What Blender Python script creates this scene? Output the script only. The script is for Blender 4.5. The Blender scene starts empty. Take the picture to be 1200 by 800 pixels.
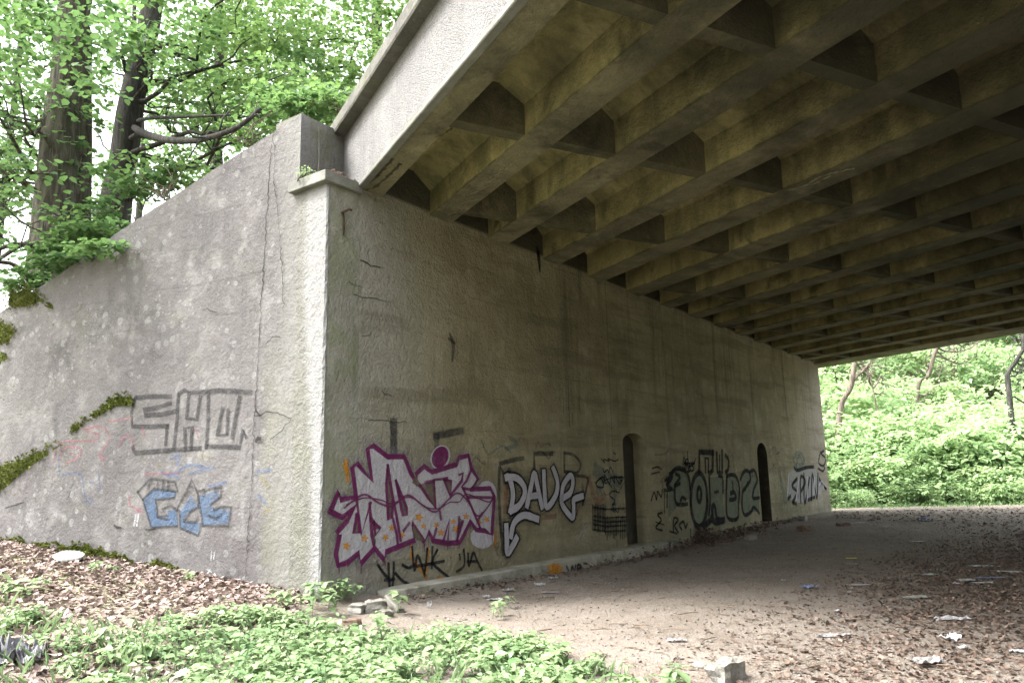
import bpy, math, random
import numpy as np
from mathutils import Vector, Matrix, noise
rnd = random.Random(7)
NR = np.random.default_rng(7)
R = math.radians
scene = bpy.context.scene
COL = scene.collection

# ------------------------------------------------------------------ camera
CAM = np.array([0.0, 0.0, 1.6])
FPX = 908.08                       # focal length in pixels of the 1200 px wide photograph
ROT = np.array([[0.999733, 0.00415, -0.022753], [0.0, 0.983766, 0.179456], [0.023128, -0.179408, 0.983503]])
cd = bpy.data.cameras.new('camera'); cam = bpy.data.objects.new('camera', cd); COL.objects.link(cam)
cd.sensor_width = 36.0; cd.lens = FPX / 1200 * 36.0; cd.clip_start = 0.05; cd.clip_end = 2000
m = Matrix.Identity(4)
for i in range(3):
    m[i][0], m[i][1], m[i][2], m[i][3] = ROT[0][i], ROT[2][i], -ROT[1][i], CAM[i]
cam.matrix_world = m
scene.camera = cam

# ------------------------------------------------------------------ light
SUN_YAW, SUN_EL = R(255), R(52)    # bright overcast, glow from behind the camera's left shoulder
w = bpy.data.worlds.new("World"); scene.world = w; w.use_nodes = True
wn = w.node_tree.nodes; wl = w.node_tree.links
bg = wn['Background']
sky = wn.new('ShaderNodeTexSky'); sky.sky_type = 'NISHITA'; sky.sun_disc = False
sky.sun_elevation = SUN_EL; sky.sun_rotation = SUN_YAW; sky.air_density = 1.6; sky.dust_density = 6.0; sky.ozone_density = 1.0
hs = wn.new('ShaderNodeHueSaturation'); hs.inputs['Saturation'].default_value = 0.22
wl.new(sky.outputs[0], hs.inputs['Color']); wl.new(hs.outputs[0], bg.inputs['Color'])
bg.inputs['Strength'].default_value = 0.15
sd = bpy.data.lights.new('sun', 'SUN'); sun = bpy.data.objects.new('sun', sd); COL.objects.link(sun)
sd.energy = 1.2; sd.angle = R(18); sd.color = (1.0, 0.965, 0.91)
d = Vector((math.sin(SUN_YAW) * math.cos(SUN_EL), math.cos(SUN_YAW) * math.cos(SUN_EL), math.sin(SUN_EL)))
sun.rotation_euler = d.to_track_quat('Z', 'Y').to_euler()
vs = scene.view_settings
vs.view_transform = 'Standard'; vs.look = 'None'; vs.gamma = 1.0; vs.use_curve_mapping = False
vs.exposure = 2.75
cy = scene.cycles
cy.use_denoising = True
cy.max_bounces = 10; cy.diffuse_bounces = 6; cy.transparent_max_bounces = 16; cy.transmission_bounces = 4
cy.sample_clamp_indirect = 6.0
cy.caustics_reflective = False; cy.caustics_refractive = False

# ------------------------------------------------------------------ frames
def yawv(a): return np.array([math.sin(a), math.cos(a), 0.0])
YW = R(36.0); YA = R(-27.8)
CORNER = np.array([-2.536, 10.295, 0.0])     # near foot of the abutment, tunnel side
DW = yawv(YW)                                # along the tunnel wall, away from the camera
DECK_O = np.array([-0.72, 8.651, 5.9])       # crossing of the first girder bay and first cross rib, at the soffit
WING_Q = CORNER + yawv(YW - R(90)) * 0.62    # where the wing wall starts
YWING = R(-64)
def frame(o, rotz): return Matrix.Translation(Vector(o)) @ Matrix.Rotation(rotz, 4, 'Z')
F_WALL = frame(CORNER, R(90) - YW)           # x along wall, y into the earth, z up
F_DECK = frame(DECK_O, R(90) - (YA + R(90))) # x across the deck, y along the span
F_WING = frame(WING_Q, R(90) - (YWING + R(180)))  # x towards the abutment (negative = left), y behind
I_WALL, I_DECK, I_WING = F_WALL.inverted(), F_DECK.inverted(), F_WING.inverted()
def ray(px, py):
    return ROT.T @ np.array([(px - 600) / FPX, 1.0, -(py - 400) / FPX])
def hit(px, py, F, I, y0=0.0):
    """point where a sight line meets the plane y = y0 of frame F, in that frame"""
    o = I @ Vector(CAM); dd = (I.to_3x3() @ Vector(ray(px, py)))
    t = (y0 - o.y) / dd.y
    return o + dd * t
def at(px, py, dist):
    dd = ray(px, py); return CAM + dd * (dist / math.hypot(dd[0], dd[1]))
def sm(x, a, b):
    t = min(1.0, max(0.0, (x - a) / (b - a))); return t * t * (3 - 2 * t)
WV = yawv(YWING); WNV = yawv(YWING + R(90))   # left along the wing wall, and away behind it
def ground_base(x, y):
    dx, dy = x - WING_Q[0], y - WING_Q[1]
    t = dx * WV[0] + dy * WV[1]; n = -(dx * WNV[0] + dy * WNV[1])
    h = (0.27 + 0.088 * max(t, -1)) * sm(t, -2.4, 0.2) * (1 - 0.75 * sm(n, 0.3, 7.5)) if t > -2.4 else 0.0
    h = min(h, 1.6)
    h += 0.33 * sm(y, 13, 26) * sm(x, -4, 1) - .07 * sm(-t, 1.0, 3.0)
    if y > 34.5:
        v = y - 34.5
        h += 10.5 * sm(v, 0, 30) + 0.12 * v * sm(v, 0, 12)
    return h
def ground_h(x, y):
    r = math.hypot(x, y)
    h = ground_base(x, y)
    if r < 60:
        h += 0.028 * noise.noise(Vector((x * .9, y * .9, 0))) + 0.012 * noise.noise(Vector((x * 3.1, y * 3.1, 4)))
    else:
        h += 0.5 * noise.noise(Vector((x * .05, y * .05, 0)))
    return h
def gpt(px, py):
    d3 = ray(px, py); t = 1.5
    while t < 80:
        P = CAM + d3 * t
        if P[2] < ground_base(P[0], P[1]): break
        t += .01 if t < 40 else .05
    P[2] = ground_base(P[0], P[1])
    return P

# ------------------------------------------------------------------ object helpers
def tag(o, label=None, cat=None, group=None, kind=None):
    for k, v in (('label', label), ('category', cat), ('group', group), ('kind', kind)):
        if v: o[k] = v
    return o
def empty(name, loc=(0, 0, 0), M=None, **kw):
    o = bpy.data.objects.new(name, None); COL.objects.link(o)
    if M is not None: o.matrix_world = M
    else: o.location = loc
    o.empty_display_size = 0.1
    return tag(o, **kw)
def link(name, me, mat=None, parent=None, **kw):
    o = bpy.data.objects.new(name, me); COL.objects.link(o)
    if mat is not None and not me.materials:
        for q in (mat if isinstance(mat, (list, tuple)) else [mat]): me.materials.append(q)
    if parent is not None: o.parent = parent
    return tag(o, **kw)
def pymesh(name, verts, faces, smooth=False):
    me = bpy.data.meshes.new(name); me.from_pydata([tuple(v) for v in verts], [], faces); me.update()
    if smooth: me.polygons.foreach_set('use_smooth', [True] * len(me.polygons))
    return me
def npmesh(name, V, T, attrs=None, smooth=False):
    """V (n,3) float, T (m,k) int faces of equal size k"""
    V = np.asarray(V, np.float32); T = np.asarray(T, np.int32); k = T.shape[1]
    me = bpy.data.meshes.new(name)
    me.vertices.add(len(V)); me.vertices.foreach_set('co', V.ravel())
    me.loops.add(T.size); me.loops.foreach_set('vertex_index', T.ravel())
    me.polygons.add(len(T)); me.polygons.foreach_set('loop_start', np.arange(0, T.size, k, dtype=np.int32))
    me.polygons.foreach_set('loop_total', np.full(len(T), k, np.int32))
    if smooth: me.polygons.foreach_set('use_smooth', np.ones(len(T), bool))
    me.update(calc_edges=True); me.validate()
    for n, a in (attrs or {}).items():
        at_ = me.attributes.new(n, 'FLOAT', 'POINT'); at_.data.foreach_set('value', np.asarray(a, np.float32))
    return me
class MB:
    def __init__(s): s.v = []; s.f = []
    def box(s, a, b, M=None):
        x0, y0, z0 = a; x1, y1, z1 = b
        P = [(x0, y0, z0), (x1, y0, z0), (x1, y1, z0), (x0, y1, z0), (x0, y0, z1), (x1, y0, z1), (x1, y1, z1), (x0, y1, z1)]
        if M: P = [M @ Vector(p) for p in P]
        n = len(s.v); s.v += P
        s.f += [tuple(n + i for i in q) for q in ((0, 3, 2, 1), (4, 5, 6, 7), (0, 1, 5, 4), (1, 2, 6, 5), (2, 3, 7, 6), (3, 0, 4, 7))]
        return s
    def tube(s, pts, rads, n=8, cap=True):
        b = len(s.v); pts = [Vector(p) for p in pts]; prev = None
        for i, p in enumerate(pts):
            t = (pts[min(i + 1, len(pts) - 1)] - pts[max(i - 1, 0)]).normalized()
            u = t.cross(Vector((0, 0, 1)) if abs(t.z) < .9 else Vector((1, 0, 0))).normalized()
            if prev is not None: u = (prev - t * prev.dot(t)).normalized()
            prev = u; q = t.cross(u)
            for k in range(n):
                a = 2 * math.pi * k / n
                s.v.append(p + (u * math.cos(a) + q * math.sin(a)) * rads[i])
        for i in range(len(pts) - 1):
            for k in range(n):
                s.f.append((b + i * n + k, b + i * n + (k + 1) % n, b + (i + 1) * n + (k + 1) % n, b + (i + 1) * n + k))
        if cap:
            s.f.append(tuple(b + k for k in reversed(range(n)))); e = b + (len(pts) - 1) * n
            s.f.append(tuple(e + k for k in range(n)))
        return s
    def mesh(s, name, smooth=False): return pymesh(name, s.v, s.f, smooth)

# ------------------------------------------------------------------ materials
class NT:
    def __init__(s, name):
        s.m = bpy.data.materials.new(name); s.m.use_nodes = True; t = s.m.node_tree
        s.n = t.nodes; s.l = t.links; s.n.clear()
        s.out = s.n.new('ShaderNodeOutputMaterial')
    def node(s, typ, **kw):
        x = s.n.new('ShaderNode' + typ)
        for k, v in kw.items():
            if k.startswith('_'): setattr(x, k[1:], v)
        return x
    def set(s, sock, v):
        if hasattr(v, 'is_linked') or hasattr(v, 'links'): s.l.new(v, sock)
        elif v is not None:
            if isinstance(v, (tuple, list)) and len(v) == 3 and sock.type == 'RGBA': v = (*v, 1)
            sock.default_value = v
    def pos(s): return s.n.new('ShaderNodeNewGeometry').outputs['Position']
    def map(s, vec, scale=(1, 1, 1), rot=(0, 0, 0), loc=(0, 0, 0)):
        x = s.n.new('ShaderNodeMapping'); s.l.new(vec, x.inputs[0])
        x.inputs['Scale'].default_value = scale; x.inputs['Rotation'].default_value = rot; x.inputs['Location'].default_value = loc
        return x.outputs[0]
    def noise(s, vec, scale, detail=4, rough=.55, dist=0.0):
        x = s.n.new('ShaderNodeTexNoise'); s.l.new(vec, x.inputs['Vector'])
        x.inputs['Scale'].default_value = scale; x.inputs['Detail'].default_value = detail
        x.inputs['Roughness'].default_value = rough; x.inputs['Distortion'].default_value = dist
        return x.outputs['Fac']
    def voro(s, vec, scale, feature='F1', rand=1.0):
        x = s.n.new('ShaderNodeTexVoronoi'); s.l.new(vec, x.inputs['Vector']); x.feature = feature
        x.inputs['Scale'].default_value = scale; x.inputs['Randomness'].default_value = rand
        return x.outputs['Distance']
    def ramp(s, fac, a, b, lo=0.0, hi=1.0):
        x = s.n.new('ShaderNodeMapRange'); x.interpolation_type = 'SMOOTHSTEP'
        s.set(x.inputs['Value'], fac); s.set(x.inputs['From Min'], a); s.set(x.inputs['From Max'], b)
        x.inputs['To Min'].default_value = lo; x.inputs['To Max'].default_value = hi
        return x.outputs[0]
    def math(s, op, a, b=None, c=None):
        x = s.n.new('ShaderNodeMath'); x.operation = op
        for i, v in enumerate((a, b, c)):
            if v is not None: s.set(x.inputs[i], v)
        return x.outputs[0]
    def mix(s, f, a, b, mode='MIX'):
        x = s.n.new('ShaderNodeMix'); x.data_type = 'RGBA'; x.blend_type = mode
        s.set(x.inputs[0], f); s.set(x.inputs[6], a); s.set(x.inputs[7], b)
        return x.outputs[2]
    def dot(s, vec, v):
        x = s.n.new('ShaderNodeVectorMath'); x.operation = 'DOT_PRODUCT'; s.l.new(vec, x.inputs[0]); x.inputs[1].default_value = v
        return x.outputs['Value']
    def sep(s, vec):
        x = s.n.new('ShaderNodeSeparateXYZ'); s.l.new(vec, x.inputs[0]); return x.outputs
    def attr(s, name):
        x = s.n.new('ShaderNodeAttribute'); x.attribute_name = name; return x.outputs['Fac']
    def bump(s, h, dist, strength=1.0, normal=None):
        x = s.n.new('ShaderNodeBump'); s.l.new(h, x.inputs['Height']); x.inputs['Distance'].default_value = dist
        x.inputs['Strength'].default_value = strength
        if normal is not None: s.l.new(normal, x.inputs['Normal'])
        return x.outputs[0]
    def bsdf(s, color, rough=.9, spec=.3, normal=None, sheen=None):
        b = s.n.new('ShaderNodeBsdfPrincipled'); s.set(b.inputs['Base Color'], color); s.set(b.inputs['Roughness'], rough)
        s.set(b.inputs['Specular IOR Level'], spec)
        if normal is not None: s.l.new(normal, b.inputs['Normal'])
        return b.outputs[0]
    def done(s, sh): s.l.new(sh, s.out.inputs['Surface']); return s.m

def concrete_relief(n, p, fine=False):
    """rough shuttered concrete: coarse plaster lumps, sand grain and blow holes, and board marks"""
    a = n.noise(p, 4.5, 6, .62, .1); b = n.noise(p, 26, 5, .65); c = n.noise(p, 110, 2, .6)
    v = n.voro(n.map(p, (1, 1, 1.3)), 16); pits = n.ramp(v, .0, .13, -1.0, 0.0)
    gate = n.ramp(n.noise(p, 2.2, 3), .5, .62)
    if fine:
        h = n.math('MULTIPLY', n.noise(p, 34, 4, .75), 1.3); h = n.math('MULTIPLY_ADD', n.voro(p, 55), -.5, h)
        return n.math('MULTIPLY_ADD', a, .35, h)
    m_ = n.noise(p, 11, 5, .62, .15)
    h = n.math('MULTIPLY', a, 1.0); h = n.math('MULTIPLY_ADD', m_, .9, h); h = n.math('MULTIPLY_ADD', b, .6, h); h = n.math('MULTIPLY_ADD', c, .16, h)
    h = n.math('MULTIPLY_ADD', n.math('MULTIPLY', pits, gate), .5, h)
    return h
def concrete(name, c_dark, c_mid, c_light, relief=.02, stain=.5, moss=0.0, lichen=0.0, lines=0.0, streak=.4, moss_col=(.07, .085, .025), extra=None, big=.45, fine=False):
    n = NT(name); p = n.pos(); z = n.sep(p)[2]
    big1 = n.noise(p, big, 5, .6, .6); med = n.noise(p, 2.3, 7, .65, .3); fin = n.noise(p, 34, 4, .7)
    col = n.mix(n.ramp(big1, .32, .66), c_dark, c_mid)
    col = n.mix(n.math('MULTIPLY', n.ramp(med, .46, .74), .8), col, c_light)
    col = n.mix(n.math('MULTIPLY', n.ramp(fin, .35, .72), .35), col, c_light)
    # streaks of washed-down dirt
    st = n.noise(n.map(p, (3.2, 3.2, .22)), 1.6, 5, .65)
    col = n.mix(n.math('MULTIPLY', n.ramp(st, .52, .72), streak), col, tuple(q * .45 for q in c_dark))
    # blotchy dark weathering
    bl = n.noise(p, 1.1, 8, .68, .5)
    col = n.mix(n.math('MULTIPLY', n.ramp(bl, .54, .70), stain), col, tuple(q * .42 for q in c_dark))
    if lines:
        zz = n.math('MULTIPLY_ADD', n.noise(p, .7, 2), .10, z)
        fr = n.math('FRACT', n.math('DIVIDE', zz, .56))
        ln = n.ramp(n.math('ABSOLUTE', n.math('SUBTRACT', fr, .5)), .0, .05, 1.0, 0.0)
        ln = n.math('MULTIPLY', ln, n.ramp(n.noise(p, 1.3, 4), .42, .62))
        col = n.mix(n.math('MULTIPLY', ln, lines), col, tuple(q * .5 for q in c_dark))
    if moss:
        mo = n.ramp(n.noise(p, 1.7, 8, .7, .4), .50, .66)
        col = n.mix(n.math('MULTIPLY', mo, moss), col, moss_col)
    if lichen:
        v = n.voro(n.map(p, (1, 1, 1), loc=(3, 1, 2)), 4.4); sz = n.ramp(n.noise(p, 1.1, 3), .40, .60, .03, .30)
        e = n.math('MULTIPLY_ADD', n.noise(p, 30, 3), .05, n.math('SUBTRACT', v, .025))
        sp = n.math('LESS_THAN', e, n.math('MULTIPLY', sz, 1.0))
        v2 = n.voro(n.map(p, (1, 1, 1), loc=(1, 7, 5)), 9.0); g2 = n.ramp(n.noise(p, .9, 3), .45, .6, .0, .2)
        sp2 = n.math('LESS_THAN', n.math('MULTIPLY_ADD', n.noise(p, 40, 2), .08, n.math('SUBTRACT', v2, .04)), g2)
        v3 = n.voro(p, 34.0); sp3 = n.math('MULTIPLY', n.ramp(v3, .14, .22, 1, 0), n.ramp(n.noise(p, .8, 4), .44, .6))
        al = n.math('MULTIPLY', n.math('MAXIMUM', n.math('MULTIPLY', sp, .5), n.math('MAXIMUM', n.math('MULTIPLY', sp2, .45), n.math('MULTIPLY', sp3, .7))), n.ramp(n.noise(p, 14, 4, .7), .3, .65, .2, .75))
        col = n.mix(n.math('MULTIPLY', al, lichen), col, (.26, .27, .265))
    if extra: col = extra(n, p, z, col)
    h = concrete_relief(n, p, fine)
    # dark pin holes and grit read on the colour as well
    pin = n.ramp(n.noise(p, 60, 3, .7), .30, .40, .55, 0.0)
    col = n.mix(pin, col, tuple(q * .5 for q in c_dark))
    return n.done(n.bsdf(col, .92, .25, n.bump(h, relief)))

def fascia_extra(n, p, z, col):
    st = n.ramp(n.noise(n.map(p, (2.6, 2.6, .35)), 1.7, 6, .65), .48, .66)
    col = n.mix(n.math('MULTIPLY', st, .18), col, (.16, .157, .15))
    sp = n.ramp(n.noise(p, 42, 3, .75), .52, .62)
    return n.mix(n.math('MULTIPLY', sp, .6), col, (.085, .082, .08))
def wall_extra(n, p, z, col):
    s = n.math('SUBTRACT', n.dot(p, tuple(DW)), float(CORNER @ DW))
    # rain-washed strip near the mouth, widened as painted-in daylight: grey, with green algae next to the pilaster
    wob = n.math('MULTIPLY_ADD', n.noise(p, 1.2, 5), 1.4, n.math('SUBTRACT', s, .7))
    wash = n.ramp(wob, .5, 3.2, 1, 0)
    grey = n.mix(n.noise(p, 5, 6, .7), (.25, .245, .22), (.43, .42, .39))
    col = n.mix(n.math('MULTIPLY', wash, .85), col, grey)
    far = n.ramp(n.math('MULTIPLY_ADD', n.noise(p, .8, 4), 2.0, s), 21.5, 25.0)  # daylight on the far end of the wall, painted into its colour
    col = n.mix(n.math('MULTIPLY', far, .8), col, n.mix(n.noise(p, 4, 5), (.32, .28, .22), (.44, .41, .36)))
    low = n.math('MULTIPLY', n.ramp(z, 2.0, .2), n.math('MULTIPLY', n.ramp(s, 8, 14), n.ramp(n.noise(p, 1.4, 5), .38, .6)))
    col = n.mix(n.math('MULTIPLY', low, .45), col, (.13, .15, .085))
    hb = n.ramp(n.noise(n.map(p, (.22, .22, 1.9)), 1.5, 6, .62), .47, .66)
    col = n.mix(n.math('MULTIPLY', hb, .42), col, (.115, .098, .058))
    vs_ = n.ramp(n.noise(n.map(p, (1.9, 1.9, .10)), 1.3, 5, .6), .52, .68)
    col = n.mix(n.math('MULTIPLY', vs_, n.math('MULTIPLY', n.ramp(z, 1.5, 4.5), n.ramp(s, 2, 7, 0, .5))), col, (.07, .062, .042))
    col = n.mix(n.ramp(z, 5.93, 6.0, 0, .85), col, (.045, .04, .026))  # shade of the pockets between the ribs, painted onto the wall top
    # base band
    bb = n.math('MULTIPLY', n.ramp(n.math('MULTIPLY_ADD', n.noise(p, 2, 4), .3, z), .5, .9, 1, 0), .25)
    col = n.mix(bb, col, (.15, .145, .12))
    jt = n.math('ABSOLUTE', n.math('SUBTRACT', n.math('MULTIPLY_ADD', n.noise(p, 2, 4), .05, s), 7.9))
    col = n.mix(n.ramp(jt, .0, .03, .5, 0), col, (.05, .05, .04))
    return col
def pil_extra(n, p, z, col):
    y = n.math('SUBTRACT', n.dot(p, tuple(yawv(YW - R(90)))), float(CORNER @ yawv(YW - R(90))))
    s = n.math('SUBTRACT', n.dot(p, tuple(DW)), float(CORNER @ DW))
    onface = n.ramp(s, .03, .07, 1, 0)          # the face towards the wing wall is washed clean, the tunnel side is mossy
    band = n.math('MULTIPLY_ADD', n.noise(p, 2.4, 5), .16, y)
    z2 = n.ramp(z, .8, 4.8, .16, .46)
    wash = n.math('MULTIPLY', onface, n.ramp(n.math('SUBTRACT', band, z2), -.04, .20, 1, 0))
    col = n.mix(n.math('MULTIPLY', onface, .75), col, n.mix(n.noise(p, 3, 6, .7), (.066, .066, .060), (.118, .118, .109)))
    clean = n.mix(n.noise(p, 6, 7, .75), (.145, .145, .143), (.24, .24, .238))
    col = n.mix(n.math('MULTIPLY', wash, .92), col, clean)
    side = n.math('SUBTRACT', 1.0, onface)
    mo = n.ramp(n.noise(p, 1.5, 7, .7), .40, .60)
    col = n.mix(n.math('MULTIPLY', n.math('MULTIPLY', side, mo), .55), col, (.17, .19, .11))
    low = n.math('MULTIPLY', n.math('MULTIPLY', onface, n.ramp(z, 3.6, 2.2)), n.math('MULTIPLY', n.ramp(band, .22, .42), n.ramp(n.noise(p, 1.8, 4), .38, .56)))
    col = n.mix(n.math('MULTIPLY', low, .3), col, (.095, .10, .068))
    return col
def wing_extra(n, p, z, col):
    # darker damp band under the top edge on the left, paler worn area in the middle
    g = n.ramp(n.noise(n.map(p, (.5, .5, 1.2)), 1.0, 5, .6), .45, .62)
    col = n.mix(n.math('MULTIPLY', g, .30), col, (.075, .066, .07))
    t = n.math('SUBTRACT', n.dot(p, tuple(WV)), float(WING_Q @ WV))
    blk = n.ramp(n.math('MULTIPLY_ADD', n.noise(p, 1.4, 4), .3, t), .55, .75, 1, 0)
    yel = n.math('MULTIPLY', blk, n.math('MULTIPLY', n.ramp(z, 3.8, 2.6), n.ramp(n.noise(p, 1.5, 5), .36, .58)))
    col = n.mix(n.math('MULTIPLY', yel, .22), col, (.155, .165, .085))
    edge_ = n.ramp(n.math('MULTIPLY_ADD', n.noise(p, 2.2, 5), .45, t), .95, .15)
    col = n.mix(n.math('MULTIPLY', edge_, .6), col, n.mix(n.noise(p, 7, 6, .75), (.11, .108, .102), (.20, .198, .188)))
    # mortar crumbled away on the left: clusters of dark holes
    holes = n.math('MULTIPLY', n.ramp(n.noise(n.map(p, (1, 1, 1.6)), 7.5, 4, .6), .60, .66), n.math('MULTIPLY', n.ramp(t, 2.2, 5.0), n.ramp(n.noise(p, .9, 3), .44, .56)))
    col = n.mix(n.math('MULTIPLY', holes, .8), col, (.055, .05, .038))
    return col
def soot_shade(n, p, z, col):
    # soot, in ragged clouds, plus painted shade deepening inward and away from the wall
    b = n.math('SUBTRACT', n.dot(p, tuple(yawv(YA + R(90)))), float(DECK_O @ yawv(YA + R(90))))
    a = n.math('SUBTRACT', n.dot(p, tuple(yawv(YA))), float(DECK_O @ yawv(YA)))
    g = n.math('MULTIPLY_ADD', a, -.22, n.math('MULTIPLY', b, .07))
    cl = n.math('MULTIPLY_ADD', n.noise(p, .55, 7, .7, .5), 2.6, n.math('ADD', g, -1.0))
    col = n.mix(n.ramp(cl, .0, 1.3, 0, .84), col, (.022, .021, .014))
    # pale lime bloom in streaks beside the joints
    e = n.noise(n.map(p, (1, 1, 1), (0, 0, YA), (0, 0, 0)), 1.3, 8, .72, 1.2)
    return n.mix(n.ramp(e, .66, .70, 0, .55), col, (.30, .28, .19))
def coff_extra(n, p, z, col):
    # soot and drip stain along the lower arrises
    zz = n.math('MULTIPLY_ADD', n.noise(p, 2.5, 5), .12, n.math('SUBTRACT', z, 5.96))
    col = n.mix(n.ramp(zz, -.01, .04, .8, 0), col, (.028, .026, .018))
    gr = n.ramp(n.noise(n.map(p, (2, 2, .5)), 1.2, 5, .6), .5, .66)
    col = n.mix(n.math('MULTIPLY', gr, .5), col, (.085, .095, .045))
    return soot_shade(n, p, z, col)
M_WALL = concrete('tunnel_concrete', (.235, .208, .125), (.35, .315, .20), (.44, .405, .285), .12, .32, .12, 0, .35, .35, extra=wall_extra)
M_NICHE = concrete('niche_painted_shade', (.035, .032, .024), (.06, .054, .04), (.10, .09, .066), .05, .6, .1, 0, 0, .5)  # dark colour paints in the shade inside the niches
M_PIL = concrete('pilaster_concrete', (.19, .183, .162), (.27, .264, .235), (.38, .372, .34), .05, .35, .25, .35, 0, .45, extra=pil_extra)
M_WING = concrete('wing_concrete', (.062, .058, .059), (.104, .098, .098), (.165, .16, .157), .024, .5, .10, .9, .30, .25, extra=wing_extra)
M_BLOCK = concrete('return_concrete', (.07, .07, .06), (.115, .11, .10), (.18, .178, .165), .02, .6, .3, .3, 0, .5)
M_CAP = concrete('capital_concrete', (.09, .09, .082), (.135, .133, .122), (.19, .19, .173), .012, .35, .25, .5, 0, .2, moss_col=(.10, .13, .05))
M_FASCIA = concrete('roughcast_render', (.235, .23, .23), (.30, .296, .294), (.37, .365, .36), .09, .15, .0, 0, 0, .15, extra=fascia_extra, fine=True)
M_CORN = concrete('cornice_concrete', (.05, .048, .042), (.085, .082, .073), (.14, .136, .125), .015, .6, .35, .5, 0, .5)
M_SOFF = concrete('girder_concrete', (.105, .096, .062), (.215, .192, .122), (.33, .295, .19), .05, .75, .30, 0, 0, .1, moss_col=(.06, .075, .04), big=.8, extra=soot_shade)
M_DIA = concrete('diaphragm_painted_shade', (.045, .042, .028), (.105, .095, .056), (.20, .178, .10), .035, .8, .3, 0, 0, .2, moss_col=(.04, .05, .025), big=.8, extra=soot_shade)  # darker concrete paints in the shade on faces turned from the opening
M_COFF = concrete('coffer_concrete', (.19, .162, .08), (.375, .322, .155), (.48, .415, .22), .05, .8, .30, 0, 0, .25, moss_col=(.055, .07, .035), big=.8, extra=coff_extra)  # paler than the soffit: light from the near opening painted into coffer sides
M_KERB = concrete('footing_concrete', (.17, .165, .135), (.27, .26, .215), (.42, .41, .37), .015, .5, .5, 0, 0, .2, moss_col=(.055, .08, .025))
M_STONE = concrete('rubble_concrete', (.12, .115, .10), (.185, .18, .16), (.27, .26, .24), .02, .4, .4, 0, 0, .0)

def paint(name, col, rough=.55, cover=.95, wear=.25, spec=.12):
    n = NT(name); p = n.pos()
    f = n.attr('cover')
    nz = n.noise(p, 42, 4, .7); nb = n.noise(p, 6, 5, .65)
    a = n.math('MULTIPLY_ADD', n.math('SUBTRACT', nz, .5), 1.5, f)
    a = n.ramp(a, .12, .85)
    wr = n.ramp(n.math('MULTIPLY_ADD', nz, .5, n.math('MULTIPLY', nb, .6)), .45, .75, 1, 1 - wear)
    a = n.math('MULTIPLY', n.math('MULTIPLY', a, wr), cover)
    c = n.mix(n.ramp(nb, .35, .7), tuple(q * .78 for q in col), col)
    b = n.bsdf(c, max(rough, .7), spec, n.bump(concrete_relief(n, p), .06))
    t = n.node('BsdfTransparent'); mx = n.node('MixShader')
    n.set(mx.inputs[0], a); n.l.new(t.outputs[0], mx.inputs[1]); n.l.new(b, mx.inputs[2])
    return n.done(mx.outputs[0])
P_SILVER = paint('silver_paint', (.50, .49, .55), .5, .95, .28)
P_PURPLE = paint('purple_paint', (.15, .016, .10), .5, .92, .3)
P_BLACK = paint('black_paint', (.016, .016, .019), .9, .90, .38)
P_GREY = paint('worn_black_paint', (.04, .042, .048), .7, .68, .5)
P_FADED = paint('faded_grey_paint', (.05, .05, .053), .8, .68, .55)
P_ORANGE = paint('orange_paint', (.62, .27, .02), .5, .8, .4)
P_BLUE = paint('blue_paint', (.095, .16, .27), .8, .62, .7)
P_SLOT = paint('bare_wall_gap', (.16, .14, .10), .9, .8, .2)
P_BLUEH = paint('faint_blue_paint', (.11, .18, .33), .8, .38, .6)
P_PINK = paint('pink_paint', (.36, .12, .16), .7, .42, .5)
P_RED = paint('red_paint', (.42, .10, .07), .7, .35, .5)
P_TEAL = paint('teal_paint', (.13, .24, .25), .7, .35, .5)
P_PALE = paint('pale_paint', (.52, .53, .54), .6, .55, .5)
P_GREEN = paint('grey_green_paint', (.19, .22, .16), .6, .75, .4)
P_YELLOW = paint('yellow_paint', (.30, .25, .10), .7, .3, .5)
P_LIME = paint('lime_crust', (.40, .37, .25), .9, .75, .5)
P_SPALL = paint('spalled_shadow', (.05, .045, .035), .9, .75, .5)
P_OVER = paint('overspray', (.36, .33, .37), .9, .40, .5)
P_GHOST = paint('ghost_paint', (.05, .05, .05), .9, .32, .6)
P_CRACK = paint('crack_shadow', (.02, .019, .017), 1.0, .8, .55)

def simple(name, c1, c2, scale=8, rough=.8, spec=.3, relief=.004, mid=(.4, .62)):
    n = NT(name); p = n.pos(); f = n.noise(p, scale, 6, .65)
    return n.done(n.bsdf(n.mix(n.ramp(f, *mid), c1, c2), rough, spec, n.bump(n.noise(p, scale * 4, 4), relief)))
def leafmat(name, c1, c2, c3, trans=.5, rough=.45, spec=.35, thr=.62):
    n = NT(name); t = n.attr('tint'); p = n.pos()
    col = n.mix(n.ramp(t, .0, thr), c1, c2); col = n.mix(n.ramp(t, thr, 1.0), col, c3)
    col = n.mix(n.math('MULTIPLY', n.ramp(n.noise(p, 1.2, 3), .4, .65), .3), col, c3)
    b = n.bsdf(col, rough, spec)
    tr = n.node('BsdfTranslucent'); n.l.new(n.mix(.5, col, c3), tr.inputs['Color'])
    mx = n.node('MixShader'); mx.inputs[0].default_value = trans; n.l.new(b, mx.inputs[1]); n.l.new(tr.outputs[0], mx.inputs[2])
    return n.done(mx.outputs[0])
L_TREE = leafmat('tree_leaf', (.035, .088, .038), (.078, .165, .065), (.165, .265, .08), .55, .36, .5)
L_FAR = leafmat('far_leaf', (.12, .23, .09), (.27, .42, .19), (.44, .55, .30), .55, .34, .6)
L_BALSAM = leafmat('balsam_leaf', (.12, .21, .09), (.21, .31, .15), (.28, .37, .19), .35, .4, .45)
L_LITTER = leafmat('dead_leaf', (.085, .058, .047), (.20, .145, .125), (.33, .265, .24), .08, .7, .3, .6)
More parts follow.
